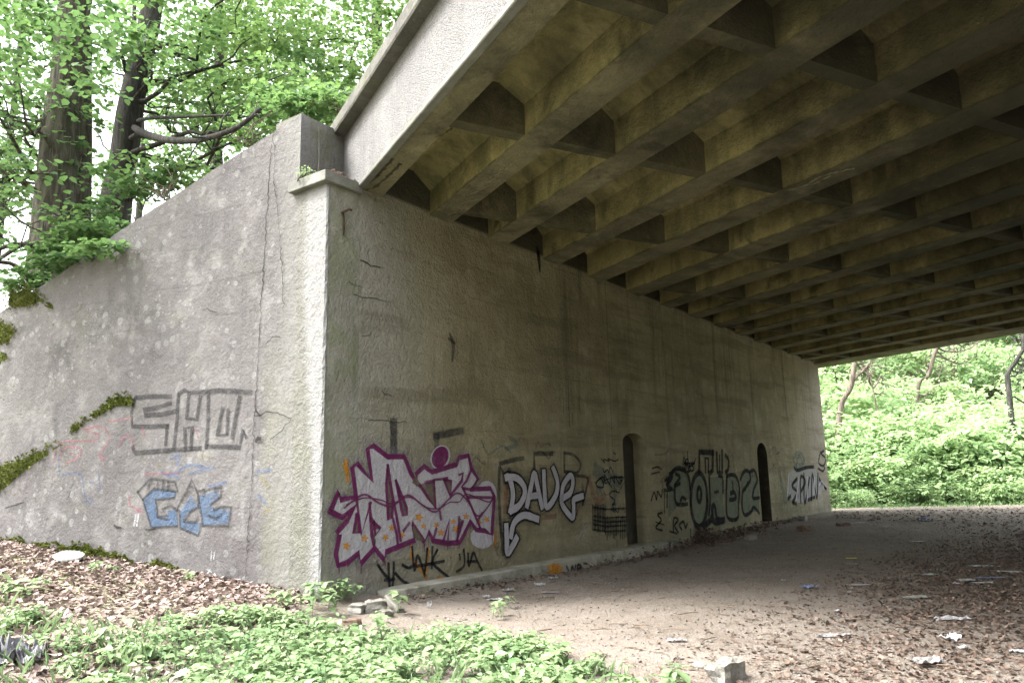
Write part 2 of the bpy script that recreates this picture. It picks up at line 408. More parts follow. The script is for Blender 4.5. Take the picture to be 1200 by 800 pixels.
L_LITTER2 = leafmat('damp_dead_leaf', (.045, .032, .025), (.10, .068, .052), (.20, .148, .118), .08, .65, .35, .6)
L_MOSS = leafmat('moss_tuft', (.035, .05, .012), (.075, .095, .018), (.13, .14, .03), .2, .9, .1)
def bark(name, a, b, c):
    n = NT(name); p = n.pos()
    v = n.noise(n.map(p, (1, 1, .18)), 11, 6, .7, .8); f = n.noise(p, 2, 5, .6)
    col = n.mix(n.ramp(v, .38, .62), a, b); col = n.mix(n.math('MULTIPLY', n.ramp(f, .5, .7), .5), col, c)
    return n.done(n.bsdf(col, .95, .2, n.bump(v, .06)))
B_OAK = bark('brown_bark', (.028, .026, .02), (.088, .081, .064), (.06, .066, .04))
B_DARK = bark('dark_bark', (.022, .021, .02), (.062, .058, .054), (.045, .048, .038))
B_PALE = bark('pale_bark', (.07, .058, .045), (.16, .135, .11), (.10, .09, .07))

def ground_mat():
    n = NT('trodden_earth'); p = n.pos(); x, y, z = n.sep(p)
    a = n.noise(p, .35, 6, .6, .5); b = n.noise(p, 2.6, 7, .68, .3); c = n.noise(p, 22, 5, .7); d_ = n.noise(p, 85, 3, .7)
    col = n.mix(n.ramp(a, .36, .64), (.128, .107, .085), (.195, .168, .140))
    col = n.mix(n.math('MULTIPLY', n.ramp(b, .45, .68), .55), col, (.215, .193, .172))
    col = n.mix(n.math('MULTIPLY', n.ramp(c, .52, .66), .55), col, (.085, .065, .05))
    v = n.voro(p, 30); col = n.mix(n.math('MULTIPLY', n.ramp(v, .12, .2, 1, 0), n.ramp(b, .4, .6)), col, (.34, .31, .285))
    v2 = n.voro(n.map(p, (1, 1.6, 1), (0, 0, .6)), 17); col = n.mix(n.math('MULTIPLY', n.ramp(v2, .1, .2, .8, 0), n.ramp(c, .4, .55)), col, (.07, .05, .038))
    soil = n.math('MULTIPLY', n.ramp(n.math('MULTIPLY_ADD', n.noise(p, .3, 4), 8.0, y), 15, 24), .25)
    col = n.mix(soil, col, (.10, .085, .068))
    bb = n.math('SUBTRACT', n.dot(p, tuple(yawv(YA + R(90)))), float(DECK_O @ yawv(YA + R(90))))
    out_ = n.ramp(n.math('MULTIPLY_ADD', n.noise(p, .8, 4), 2.0, bb), 1.6, -.6)
    col = n.mix(n.math('MULTIPLY', out_, .5), col, n.mix(c, (.095, .078, .066), (.19, .163, .143)))
    far_ = n.math('MULTIPLY', n.ramp(bb, .0, -4.0), n.ramp(n.math('SQRT', n.math('ADD', n.math('MULTIPLY', x, x), n.math('MULTIPLY', y, y))), 7, 13))
    col = n.mix(far_, col, n.mix(b, (.16, .17, .085), (.30, .29, .17)))  # open ground away from the deck made paler to bounce light beneath it
    hill = n.ramp(y, 34.5, 36.5); col = n.mix(hill, col, (.05, .055, .025))
    gr1 = n.noise(p, 48, 3, .8); col = n.mix(n.ramp(gr1, .50, .66, 0, .75), col, (.33, .30, .275)); col = n.mix(n.ramp(n.noise(p, 58, 3, .8), .52, .66, 0, .8), col, (.05, .042, .035))
    h = n.math('MULTIPLY_ADD', c, .5, n.math('MULTIPLY', b, 1.2)); h = n.math('MULTIPLY_ADD', d_, .3, h)
    return n.done(n.bsdf(col, .97, .15, n.bump(h, .03)))
M_GROUND = ground_mat()
M_EMB = simple('embankment_soil', (.06, .055, .03), (.10, .10, .045), 3)
M_PAPER = simple('paper_white', (.24, .24, .25), (.40, .40, .41), 25, .7, .3, .003)
M_PAPER2 = simple('grimy_paper', (.16, .15, .145), (.29, .28, .275), 20, .8, .2, .003)
M_PLASTIC = simple('white_plastic', (.19, .19, .18), (.27, .27, .262), 14, .4, .5, .002)
M_BLUE = simple('blue_plastic', (.08, .10, .20), (.20, .24, .38), 18, .5, .4, .003)
M_GREYP = simple('pale_grey_plastic', (.20, .22, .22), (.33, .35, .35), 18, .5, .4, .003)
M_YEL = simple('yellow_wrapper', (.35, .33, .05), (.5, .47, .10), 18, .5, .4, .003)
M_FOIL = simple('dark_foil', (.06, .06, .07), (.20, .195, .215), 7, .4, .5, .004, (.4, .65))
M_WOOD = simple('dry_wood', (.07, .05, .035), (.17, .13, .10), 14)
M_BRICK = simple('dirty_brick', (.09, .06, .045), (.15, .10, .075), 16)
M_RUST = simple('rusty_iron', (.02, .014, .01), (.06, .03, .02), 20)

# ------------------------------------------------------------------ ground
def axis(lo, hi, centre, fine, grow):
    out = [centre]; st = fine
    while out[-1] < hi:
        if out[-1] - centre > 16: st *= grow
        out.append(out[-1] + st)
    lower = [centre]; st = fine
    while lower[-1] > lo:
        if centre - lower[-1] > 12: st *= grow
        lower.append(lower[-1] - st)
    return np.array(lower[:0:-1] + out)
gx = axis(-380, 420, 0, .16, 1.10); gy = axis(-240, 620, 13, .16, 1.09)
V = [(x, y, ground_h(x, y)) for y in gy for x in gx]
nx = len(gx); ii = np.arange((len(gy) - 1) * (nx - 1)); r_, c_ = ii // (nx - 1), ii % (nx - 1); b_ = r_ * nx + c_
ground = link('ground', npmesh('ground', V, np.stack([b_, b_ + 1, b_ + nx + 1, b_ + nx], 1), smooth=True), M_GROUND,
              kind='structure', label='bare trodden earth floor of the underpass')

# ------------------------------------------------------------------ abutment wall under the deck
S_END = 24.9; WALL_TOP = 6.55; KERB_Z = 0.21
wall = empty('abutment_wall', M=F_WALL, label='long stained concrete wall under the bridge covered in graffiti, with two narrow niches', cat='wall')
NICHES = ((8.33, 9.38, 2.42, 2.64, .30), (16.95, 17.87, 2.30, 2.66, 1.1))   # s0, s1, spring, crown, depth
def arch(s0, s1, sp, cr, k=10):
    c, a = (s0 + s1) / 2, (s1 - s0) / 2
    return [(c - a * math.cos(math.pi * i / k), sp + (cr - sp) * math.sin(math.pi * i / k)) for i in range(k + 1)]
def wall_face():
    v = []; f = []
    def V(s, y, z): v.append((s, y, z)); return len(v) - 1
    x = .62
    for s0, s1, sp, cr, dp in NICHES:
        f.append((V(x, 0, -.4), V(s0, 0, -.4), V(s0, 0, WALL_TOP), V(x, 0, WALL_TOP)))
        pts = arch(s0, s1, sp, cr)
        f.append((V(s0, 0, -.4), V(s1, 0, -.4), V(s1, 0, KERB_Z), V(s0, 0, KERB_Z)))
        for i in range(len(pts) - 1):
            (a, b), (c, e) = pts[i], pts[i + 1]
            f.append((V(a, 0, b), V(c, 0, e), V(c, 0, WALL_TOP), V(a, 0, WALL_TOP)))
        x = s1
    f.append((V(x, 0, -.4), V(24.3, 0, -.4), V(24.3, 0, WALL_TOP), V(x, 0, WALL_TOP)))
    # back and ends of the solid
    f.append((V(1.4, 1.3, -.4), V(1.4, 1.3, WALL_TOP), V(24.3, 1.3, WALL_TOP), V(24.3, 1.3, -.4)))
    f.append((V(.62, 0, WALL_TOP), V(24.3, 0, WALL_TOP), V(24.3, 1.3, WALL_TOP), V(1.4, 1.3, WALL_TOP)))
    f.append((V(24.3, 0, -.4), V(24.3, 1.3, -.4), V(24.3, 1.3, WALL_TOP), V(24.3, 0, WALL_TOP)))
    return pymesh('wall_body', v, f)
link('wall_body', wall_face(), M_WALL, wall)
for s0, s1, sp, cr, dp in NICHES:
    outline = [(s0, KERB_Z)] + arch(s0, s1, sp, cr) + [(s1, KERB_Z)]
    v = [(s, 0, z) for s, z in outline] + [(s, dp, z) for s, z in outline]; k = len(outline)
    f = [(i, i + 1, k + i + 1, k + i) for i in range(k - 1)] + [(k - 1, 0, k, 2 * k - 1), tuple(range(k, 2 * k))]
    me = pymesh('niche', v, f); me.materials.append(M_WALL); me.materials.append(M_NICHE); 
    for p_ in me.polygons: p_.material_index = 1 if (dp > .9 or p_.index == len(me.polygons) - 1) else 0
    link('niche', me, None, wall)
def rough_block(s0, s1, y0, y1, z0, z1, dz=.09, jit=.012, chamf=.03, seed=0, sharp=()):
    """upright block whose four vertical arrises are chamfered and chipped"""
    v = []; f = []; n = max(2, int((z1 - z0) / dz)); rr = random.Random(seed)
    for i in range(n + 1):
        z = z0 + (z1 - z0) * i / n; ring = []
        for (sx, sy, cx, cy_) in ((s0, y0, 1, 1), (s1, y0, -1, 1), (s1, y1, -1, -1), (s0, y1, 1, -1)):
            a = chamf * (.4 + 1.1 * abs(noise.noise(Vector((sx * 5, sy * 5, z * 3.0 + seed))))) + rr.random() * jit
            b = chamf * (.4 + 1.1 * abs(noise.noise(Vector((sx * 5 + 9, sy * 5, z * 3.0 + seed))))) + rr.random() * jit
            if sx in sharp or (sy == y1 and 0 in (s0, s1)): a = b = .0008
            p1, p2 = (sx + cx * a, sy), (sx, sy + cy_ * b)
            ring += [p2, p1] if (cx * cy_ > 0) else [p1, p2]
        v += [(px, py, z) for px, py in ring]
    for i in range(n):
        for k in range(8): f.append((i * 8 + k, i * 8 + (k + 1) % 8, (i + 1) * 8 + (k + 1) % 8, (i + 1) * 8 + k))
    f.append(tuple(reversed(range(8)))); f.append(tuple(n * 8 + k for k in range(8)))
    return pymesh('block', v, f)
link('pilaster', rough_block(0, .62, 0, .64, -.3, 5.80, seed=1, sharp=(.62,)), M_PIL, wall, label='pale rain-washed concrete pilaster at the mouth of the underpass')
link('pilaster', rough_block(24.301, S_END, 0, .8, -.3, 5.885, seed=4, sharp=(24.301,)), M_WALL, wall, label='pilaster at the far end of the wall in daylight')
cap = MB(); cap.box((-.11, -.075, 5.80), (.60, .74, 5.955))
me = cap.mesh('capital'); capital = link('capital', me, M_CAP, wall, label='projecting concrete capital slab on the pilaster')
bv = capital.modifiers.new('bevel', 'BEVEL'); bv.width = .012; bv.segments = 2
link('parapet_return', rough_block(.012, 3.2, .655, 1.25, 5.0, 7.06, seed=8), M_BLOCK, wall, label='dark return wall of the parapet above the capital')
# footing ledge along the wall, broken at its near end
n = 70; v = []; f = []
for i in range(n + 1):
    s = 1.02 + (19.5 - 1.02) * i / n; q = noise.noise(Vector((s * 1.9, 0, 0))); q2 = noise.noise(Vector((s * 4.3, 5, 0)))
    zt = KERB_Z + .006 * q; yo = -.30 + .012 * q2; e = .02 + .02 * abs(q2)
    if i == 0: yo, zt = -.22, KERB_Z - .03
    v += [(s, 0.0, zt), (s, yo + e, zt - .004), (s, yo, zt - e), (s, yo - .012, -.3)]
for i in range(n):
    for k in range(3): f.append((i * 4 + k, i * 4 + k + 1, i * 4 + k + 5, i * 4 + k + 4))
f.append((0, 1, 2, 3))
link('footing_ledge', pymesh('footing_ledge', v, f), M_KERB, wall, label='low concrete footing ledge along the foot of the wall')
hook = MB(); hook.tube([(.26, -.005, 5.43), (.26, -.09, 5.44), (.30, -.11, 5.47), (.35, -.11, 5.47)], [.018] * 4, 6)
hook.tube([(.29, -.012, 5.43), (.29, -.022, 5.20), (.29, -.012, 5.10)], [.012, .016, .008], 6)
link('iron_hook', hook.mesh('iron_hook'), M_RUST, wall)

# opposite abutment: bounds the span on the side the photograph does not reach
SPAN = 18.0
opp = empty('opposite_abutment', M=F_WALL, label='plain concrete abutment wall closing the far side of the underpass', cat='wall')
ob = MB(); ob.box((-8.6, -SPAN - 1.2, -.4), (16.0, -SPAN, 6.55)); link('wall_body', ob.mesh('wall_body'), M_WALL, opp)

# ------------------------------------------------------------------ wing wall
wing = empty('wing_wall', M=F_WING, label='grey lichen-spotted concrete wing wall with a sloping top beside the bridge', cat='wall')
TOPP = [(0, 7.06), (-.5, 6.90), (-1.6, 6.58), (-2.65, 6.25), (-3.7, 5.94), (-5.5, 5.30), (-6.5, 5.02), (-9.0, 4.15), (-12, 3.1), (-14.5, 2.2)]
def wtop(x):
    return float(np.interp(-x, [-a for a, b in TOPP], [b for a, b in TOPP]))
def wing_mesh():
    v = []; f = []; N = 120; TH = .55
    for i in range(N + 1):
        x = -14.5 * i / N; z = wtop(x); c = .015 + .03 * abs(noise.noise(Vector((x * 2.3, 1, 0)))); j = .012 * noise.noise(Vector((x * 3.7, 8, 0)))
        v += [(x, 0, -.4), (x, 0, z - c + j), (x, c, z + j), (x, TH, z + j), (x, TH, -.4)]
    for i in range(N):
        for k in range(4): f.append((i * 5 + k, (i + 1) * 5 + k, (i + 1) * 5 + k + 1, i * 5 + k + 1))
    f.append((0, 1, 2, 3, 4)); f.append(tuple(N * 5 + k for k in (4, 3, 2, 1, 0)))
    return pymesh('wall_panel', v, f)
link('wall_panel', wing_mesh(), M_WING, wing)

# embankment behind the walls
def emb_h(x, y):          # wing frame
    e = wtop(min(x, 0)) - .12 + .10 * min(max(y - .55, 0), 9) * sm(-x, 0, 3)
    return min(e, 7.0)
v = []; exs = np.linspace(-16, 0, 33); eys = np.concatenate([[.5], np.linspace(1.2, 16, 22)])
for y in eys:
    for x in exs:
        z = emb_h(x, y); z -= max(0, (-x - 9)) * .35
        v.append((x, y, max(z, -.5) + .08 * noise.noise(Vector((x, y, 0)))))
nx = len(exs); ii = np.arange((len(eys) - 1) * (nx - 1)); b_ = (ii // (nx - 1)) * nx + ii % (nx - 1)
emb = link('embankment', npmesh('embankment', v, np.stack([b_, b_ + 1, b_ + nx + 1, b_ + nx], 1), smooth=True), M_EMB, kind='structure')
emb.matrix_world = F_WING

# ------------------------------------------------------------------ deck
deck = empty('bridge_deck', M=F_DECK, label='concrete bridge deck overhead with a coffered underside and pale rendered edge', cat='bridge')
T26 = math.tan(YA + R(90) - YW); AW0 = 2.70
LEN = SPAN / math.cos(YA + R(90) - YW)
def a_w(b): return AW0 + T26 * b
GIRD = [(.10, 1.07), (1.53, 2.45), (2.93, 4.02), (4.50, 5.55), (6.09, 7.11), (7.71, 8.72), (9.24, 10.27), (10.80, 11.83), (12.36, 13.38), (13.88, 14.9), (15.42, 16.44), (16.97, 17.99), (18.50, 19.5), (20.02, 21.0)]
B_OUT, B_FAR = -.345, 22.2
DEP, SIDE, HAU = .64, .48, .22
def extr(profile, a0, a1, skew=True, n=26, jit=.0, seed=0):
    """sweep a (b, z) profile along the span, ends cut to the skew of the walls"""
    v = []; f = []; k = len(profile)
    for i in range(n + 1):
        t = i / n
        for j, (b, z) in enumerate(profile):
            lo = a_w(b) - LEN - .5; hi = a_w(b) + .45
            if a0 is not None: lo = a0
            if a1 is not None: hi = a1
            a = lo + (hi - lo) * t
            q = noise.noise(Vector((a * 1.6, b * 3 + seed, z * 5))) + .5 * noise.noise(Vector((a * 6, b * 3 + seed, z * 5)))
            v.append((b + jit * q, a, z + jit * .5 * q))
    for i in range(n):
        for j in range(k): f.append((i * k + j, i * k + (j + 1) % k, (i + 1) * k + (j + 1) % k, (i + 1) * k + j))
    f.append(tuple(reversed(range(k)))); f.append(tuple(n * k + j for j in range(k)))
    return pymesh('beam', v, f)
def two_tone(me, k):
    for p in me.polygons: p.material_index = 0 if (p.index % k == 0 and len(p.vertices) == 4) else 1
edges = [(B_OUT, .10)] + [(GIRD[i][1], GIRD[i + 1][0]) for i in range(len(GIRD) - 1)] + [(GIRD[-1][1], B_FAR)]
for gi, (b0, b1) in enumerate(edges):
    if gi == 0: continue
    h0, h1 = HAU, (HAU if gi < len(edges) - 1 else 0)
    prof = [(b0, 0), (b1, 0), (b1, SIDE), (b1 + h1, DEP), (b0 - h0, DEP), (b0, SIDE)]
    if gi == 1: prof = [(b0, 0), (b1, 0), (b1, SIDE), (b1 + h1, DEP), (b0 - .36, DEP), (b0, .42)]
    me = extr(prof, None, None, jit=.010, n=44, seed=gi * 7); two_tone(me, 6); link('girder', me, [M_SOFF, M_COFF], deck)
me = extr([(B_OUT + .05, 0), (.10, 0), (.10, SIDE), (.10 + HAU, DEP), (B_OUT + .05, DEP)], None, None, jit=.010, n=44, seed=3); two_tone(me, 5); link('edge_girder', me, [M_SOFF, M_COFF], deck)
link('slab', extr([(B_OUT + .05, DEP + .001), (B_FAR, DEP + .001), (B_FAR, DEP + .26), (B_OUT + .05, DEP + .26)], None, None, n=6), M_COFF, deck)
RW = .20; shared = {}
for gi, (b0, b1) in enumerate(GIRD):
    wd = round(b1 - b0, 2)
    for k in range(-8, 6):
        a = 2.83 * k
        if a + RW > a_w(b0) - .05 or a < a_w(b1) - LEN + .05: continue
        key = (wd, (k + gi) % 3)
        if key not in shared:
            vv = []; ff = []; N = 8
            for i in range(N + 1):
                b = -.03 + (wd + .06) * i / N; q = .010 * noise.noise(Vector((b * 3, key[1] * 5, 1)))
                vv += [(b, q, .012 + q * .5), (b, RW + q, .012 - q * .5), (b, RW, DEP + .0), (b, 0, DEP + .0)]
            for i in range(N):
                for j in range(4): ff.append((i * 4 + j, (i + 1) * 4 + j, (i + 1) * 4 + (j + 1) % 4, i * 4 + (j + 1) % 4))
            shared[key] = pymesh('diaphragm', vv, ff); two_tone(shared[key], 4)
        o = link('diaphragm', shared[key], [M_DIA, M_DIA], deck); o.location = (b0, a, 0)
# roughcast edge face with a drip strip, and the cornice on top of it
A_F1 = a_w(B_OUT) + .85
FZ = 1.08
link('fascia', extr([(B_OUT + .052, -.004), (B_OUT, .03), (B_OUT - .012, FZ), (B_OUT + .052, FZ)], -18.5, A_F1, n=60, jit=.006), M_FASCIA, deck, label='pale roughcast edge face of the deck')
link('drip_strip', extr([(B_OUT + .10, -.016), (B_OUT + .004, -.016), (B_OUT - .006, -.004), (B_OUT - .006, .05), (B_OUT + .055, .05)], -18.5, A_F1 - .55, n=80, jit=.010, seed=5), M_CAP, deck)
link('cornice', extr([(B_OUT + .5, FZ + .002), (B_OUT - .19, FZ + .002), (B_OUT - .205, FZ + .03), (B_OUT - .205, FZ + .20), (B_OUT + .5, FZ + .25)], -18.5, A_F1 + .25, n=60, jit=.010, seed=9), M_CORN, deck)
link('fascia', extr([(B_FAR + .002, .05), (B_FAR + .06, .05), (B_FAR + .06, FZ + .2), (B_FAR + .002, FZ + .2)], a_w(B_FAR) - LEN, a_w(B_FAR) + .4, n=10), M_FASCIA, deck, label='far edge face of the deck')

# ------------------------------------------------------------------ graffiti: paint films lying on the walls
def catmull(pts, sub=5):
    if len(pts) < 3: return pts
    P = [pts[0]] + list(pts) + [pts[-1]]; out = []
    for i in range(1, len(P) - 2):
        p0, p1, p2, p3 = (np.array(P[k], float) for k in (i - 1, i, i + 1, i + 2))
        for j in range(sub):
            t = j / sub
            out.append(.5 * ((2 * p1) + (-p0 + p2) * t + (2 * p0 - 5 * p1 + 4 * p2 - p3) * t * t + (-p0 + 3 * p1 - 3 * p2 + p3) * t ** 3))
    out.append(np.array(pts[-1], float)); return out
WSC = {(380, 500): 1.55, (560, 500): 1.4, (740, 490): 1.9, (420, 620): 1.9}
class Paint:
    """strokes and filled shapes in one paint, on one wall plane (x along, z up, at depth y)"""
    def __init__(s, F, I, y0, ox, oy, sc): s.F, s.I, s.y0, s.ox, s.oy, s.sc = F, I, y0, ox, oy, sc; s.v = []; s.f = []; s.c = []; s.k = 0
    def conv(s, p):
        h = hit(s.ox + p[0] / s.sc, s.oy + p[1] / s.sc, s.F, s.I, s.y0); return np.array([h.x, h.z])
    def lift(s): s.k += 1; return s.y0 - .003 - .0005 * s.k
    def stroke(s, pts, w, smooth=True, taper=False, soft=.35):
        """w is the stroke width in metres"""
        w = w * WSC.get((s.ox, s.oy), 1.0)
        P = [s.conv(p) for p in (catmull(pts) if smooth else pts)]; y = s.lift(); b = len(s.v); m = len(P)
        for i, p in enumerate(P):
            t = P[min(i + 1, m - 1)] - P[max(i - 1, 0)]; t = t / (np.linalg.norm(t) + 1e-9); q = np.array([-t[1], t[0]])
            ww = w * .5 * (1 + .12 * noise.noise(Vector((p[0] * 9, p[1] * 9, s.k))))
            if taper: ww *= .45 + .55 * math.sin(math.pi * min(1, max(0, i / (m - 1))))
            if i == 0: p = p - t * w * .35
            if i == m - 1: p = p + t * w * .35
            for o, c in ((-1 - soft * .5, 0), (-1 + soft, 1), (1 - soft, 1), (1 + soft * .5, 0)):
                e = p + q * ww * o; s.v.append((e[0], y, e[1])); s.c.append(c if 0 < i < m - 1 else c * .75)
        for i in range(m - 1):
            for k in range(3): s.f.append((b + i * 4 + k, b + i * 4 + k + 1, b + i * 4 + k + 5, b + i * 4 + k + 4))
        return s
    def crack(s, pts, w, j=1.6):
        out = []
        for (x0, y0), (x1, y1) in zip(pts, pts[1:]):
            L = math.hypot(x1 - x0, y1 - y0) / s.sc; k = max(2, int(L / 4))
            for i in range(k):
                t = i / k; out.append((x0 + (x1 - x0) * t + rnd.gauss(0, j * s.sc * .45), y0 + (y1 - y0) * t + rnd.gauss(0, j * s.sc * .45)))
        out.append(pts[-1]); n = len(out); i = 0
        while i < n - 1:                      # broken into pieces of differing width
            k = rnd.randint(3, 9); s.stroke(out[i:i + k + 1], w * rnd.uniform(.35, 1.25), False, soft=.5); i += k
        return s
    def fill(s, pts, smooth=False):
        P = [s.conv(p) for p in (catmull(list(pts) + [pts[0]], 4)[:-1] if smooth else pts)]; y = s.lift(); b = len(s.v)
        s.v += [(p[0], y, p[1]) for p in P]; s.c += [1] * len(P); s.f.append(tuple(range(b, b + len(P))))
        return s
    def ell(s, cx, cy_, rx, ry, rot=0, n=20):
        return s.fill([(cx + rx * math.cos(a) * math.cos(rot) - ry * math.sin(a) * math.sin(rot), cy_ + rx * math.cos(a) * math.sin(rot) + ry * math.sin(a) * math.cos(rot)) for a in (2 * math.pi * i / n for i in range(n))])
    def ring(s, cx, cy_, rx, ry, w, rot=0, n=14, a0=0, a1=360):
        return s.stroke([(cx + rx * math.cos(a) * math.cos(rot) - ry * math.sin(a) * math.sin(rot), cy_ + rx * math.cos(a) * math.sin(rot) + ry * math.sin(a) * math.cos(rot)) for a in (R(a0 + (a1 - a0) * i / n) for i in range(n + 1))], w)
    def star(s, cx, cy_, r):
        a0 = rnd.uniform(0, 1)
        return s.fill([(cx + (r if i % 2 == 0 else r * .42) * math.sin(a0 + i * math.pi / 5), cy_ - (r if i % 2 == 0 else r * .42) * math.cos(a0 + i * math.pi / 5)) for i in range(10)])
    def make(s, name, mat, parent, **kw):
        me = pymesh(name, s.v, s.f); a = me.attributes.new('cover', 'FLOAT', 'POINT'); a.data.foreach_set('value', s.c)
        return link(name, me, mat, parent, **kw)
def PW(ox, oy, sc, lift=0.0): return Paint(F_WALL, I_WALL, -lift, ox, oy, sc)
def PG(ox, oy, sc, lift=0.0): return Paint(F_WING, I_WING, -lift, ox, oy, sc)
def PK(ox, oy, sc, lift=0.0): return Paint(F_WALL, I_WALL, -.315 - lift, ox, oy, sc)
M2 = (380, 500, 4.4455); M3 = (560, 500, 5.0); M4 = (740, 490, 4.615); M5 = (60, 440, 4.0); M7 = (420, 620, 4.0)
# underlying black block letters
g = PW(*M2)
g.stroke([(360, -25), (360, 130)], .11, False).stroke([(585, 110), (585, 50)], .09, False).stroke([(575, 45), (640, 35), (715, 20)], .085, False)
g.make('graffiti_letter', P_GREY, wall, label='old dark block letters above the silver piece')
# silver and purple piece
OUT = [(30, 440), (75, 335), (85, 380), (165, 362), (145, 212), (170, 190), (248, 282), (225, 115), (255, 98), (330, 155), (415, 155), (450, 240), (483, 300), (478, 245), (520, 205), (560, 235), (690, 195), (700, 160), (750, 150), (765, 215), (800, 272), (760, 325), (865, 320), (885, 362), (872, 560), (835, 540), (790, 535), (760, 490), (730, 555), (705, 600), (640, 605), (600, 598), (565, 592), (545, 545), (522, 598), (455, 500), (470, 588), (320, 650), (310, 690), (262, 630), (190, 710), (180, 655), (120, 705), (72, 720), (60, 660), (80, 560), (62, 552), (118, 490), (165, 410), (95, 470)]
g = PW(*M2, lift=.0015); g.stroke(OUT + [OUT[0]], .16, soft=1.0); g.make('overspray', P_OVER, wall)
g = PW(*M2, lift=.002); g.fill(OUT).ell(822, 575, 62, 58).ell(845, 350, 52, 70)
piece = g.make('graffiti_piece', P_SILVER, wall, label='large silver lettering piece outlined in purple')
g = PW(*M2, lift=.006)
g.stroke(OUT + [OUT[0]], .055, False, soft=.2)
for st in ([(330, 200), (322, 300), (333, 485), (352, 470), (358, 380), (330, 200)], [(372, 280), (408, 462), (430, 455), (428, 420), (372, 280)],
           [(168, 455), (152, 552), (182, 550), (178, 470), (168, 455)], [(235, 400), (245, 560), (262, 640)], [(240, 480), (290, 528), (265, 565), (258, 500)],
           [(165, 360), (192, 560), (240, 395)], [(495, 300), (540, 370), (578, 425), (570, 275), (640, 268)], [(525, 290), (570, 280)],
           [(622, 275), (658, 370), (660, 280), (622, 275)], [(700, 250), (720, 240), (715, 280), (660, 350)], [(765, 220), (740, 280), (715, 310), (745, 370), (785, 465), (810, 525)],
           [(745, 365), (880, 368)], [(760, 325), (720, 320)], [(600, 440), (605, 480)], [(360, 390), (380, 500), (395, 590)], [(355, 480), (375, 560), (380, 610)], [(440, 500), (410, 540)], [(615, 600), (650, 480), (640, 600)], [(690, 585), (720, 490)], [(700, 470), (690, 590)],
           [(565, 590), (580, 530)], [(820, 450), (800, 480)]):
    g.stroke(st, .036, False, soft=.25)
g.stroke([(100, 422), (200, 352), (280, 395), (350, 412), (430, 355), (500, 400), (575, 442), (640, 380), (690, 345), (735, 375), (790, 460), (830, 440), (872, 380)], .02)
g.stroke([(110, 405), (200, 370), (290, 380), (350, 398), (440, 365), (520, 415), (590, 425), (650, 392), (700, 390), (740, 350), (850, 390), (875, 360)], .014)
g.make('outline', P_PURPLE, piece)
g = PW(*M2, lift=.0045)
for pl in ([(326, 210), (322, 300), (333, 480), (352, 465), (357, 380)], [(374, 290), (408, 460), (428, 452), (425, 420)], [(167, 458), (154, 550), (181, 548)], [(238, 405), (246, 555), (262, 635), (268, 590), (252, 540), (288, 526), (250, 470)], [(497, 300), (540, 365), (576, 420), (568, 285), (528, 290)], [(624, 276), (657, 365), (660, 282)], [(455, 290), (485, 310), (520, 330), (500, 300), (475, 255)], [(455, 505), (522, 595), (470, 585)], [(703, 470), (690, 585), (722, 492)]): g.fill(pl)
g.make('gap', P_SLOT, piece)
g = PW(*M2, lift=.0065)
for x_, y_, l_ in ((190, 705, 60), (315, 688, 45), (520, 596, 50), (75, 715, 50), (640, 604, 35), (458, 500, 40), (872, 556, 45), (700, 600, 30), (118, 700, 28)): g.stroke([(x_, y_), (x_ + 1, y_ + l_ * .5), (x_ + 1, y_ + l_)], .012, taper=True)
g.make('paint_run', P_PURPLE, piece)
g = PW(*M2, lift=.005); g.ell(604, 158, 50, 65, .35); g.make('dot_ring', P_SILVER, piece)
g = PW(*M2, lift=.008); g.ell(603, 157, 42, 58, .35); g.make('dot', P_PURPLE, piece)
for cx, cy_, r in ((115, 620, 26), (210, 580, 24), (318, 575, 22), (350, 525, 22), (405, 562, 20), (492, 470, 28), (515, 516, 18), (583, 510, 20), (608, 550, 24), (685, 530, 24), (670, 492, 18), (738, 465, 20), (805, 496, 20), (845, 480, 20)):
    g = PW(*M2, lift=.009); g.star(cx, cy_, r); g.make('star', P_ORANGE, piece)
g = PW(*M2, lift=.001); g.stroke([(112, 180), (122, 275)], .055, False).stroke([(890, 550), (890, 610)], .05, False).stroke([(105, 200), (118, 235)], .05, False)
g.make('graffiti_splash', P_ORANGE, wall)
# tags underneath
g = PW(*M7, lift=.002)
for st in ([(90, 165), (118, 205), (150, 240)], [(140, 160), (142, 220), (147, 285)], [(165, 155), (163, 220), (158, 280)], [(122, 237), (168, 232)], [(172, 205), (205, 240), (245, 262)],
           [(205, 165), (235, 180), (262, 165)], [(250, 82), (262, 195), (276, 120), (310, 215)], [(270, 172), (340, 160), (400, 148)], [(322, 88), (316, 150), (308, 205)], [(345, 82), (342, 180)], [(368, 95), (346, 152), (380, 190), (420, 222)],
           [(492, 95), (494, 168), (458, 197)], [(472, 118), (475, 140)], [(512, 112), (516, 172), (536, 108), (556, 150), (576, 190)], [(508, 150), (552, 148)]):
    g.stroke(st, .026, soft=.3)
g.make('graffiti_tag', P_BLACK, wall, label='thin black tags scrawled under the silver piece')
g = PW(*M7, lift=.001)
for st in ([(245, 70), (246, 130)], [(262, 150), (318, 225)], [(330, 100), (312, 215)]): g.stroke(st, .03)
g.star(378, 224, 16); g.make('graffiti_tag', P_ORANGE, wall, label='orange strokes under the black tags')
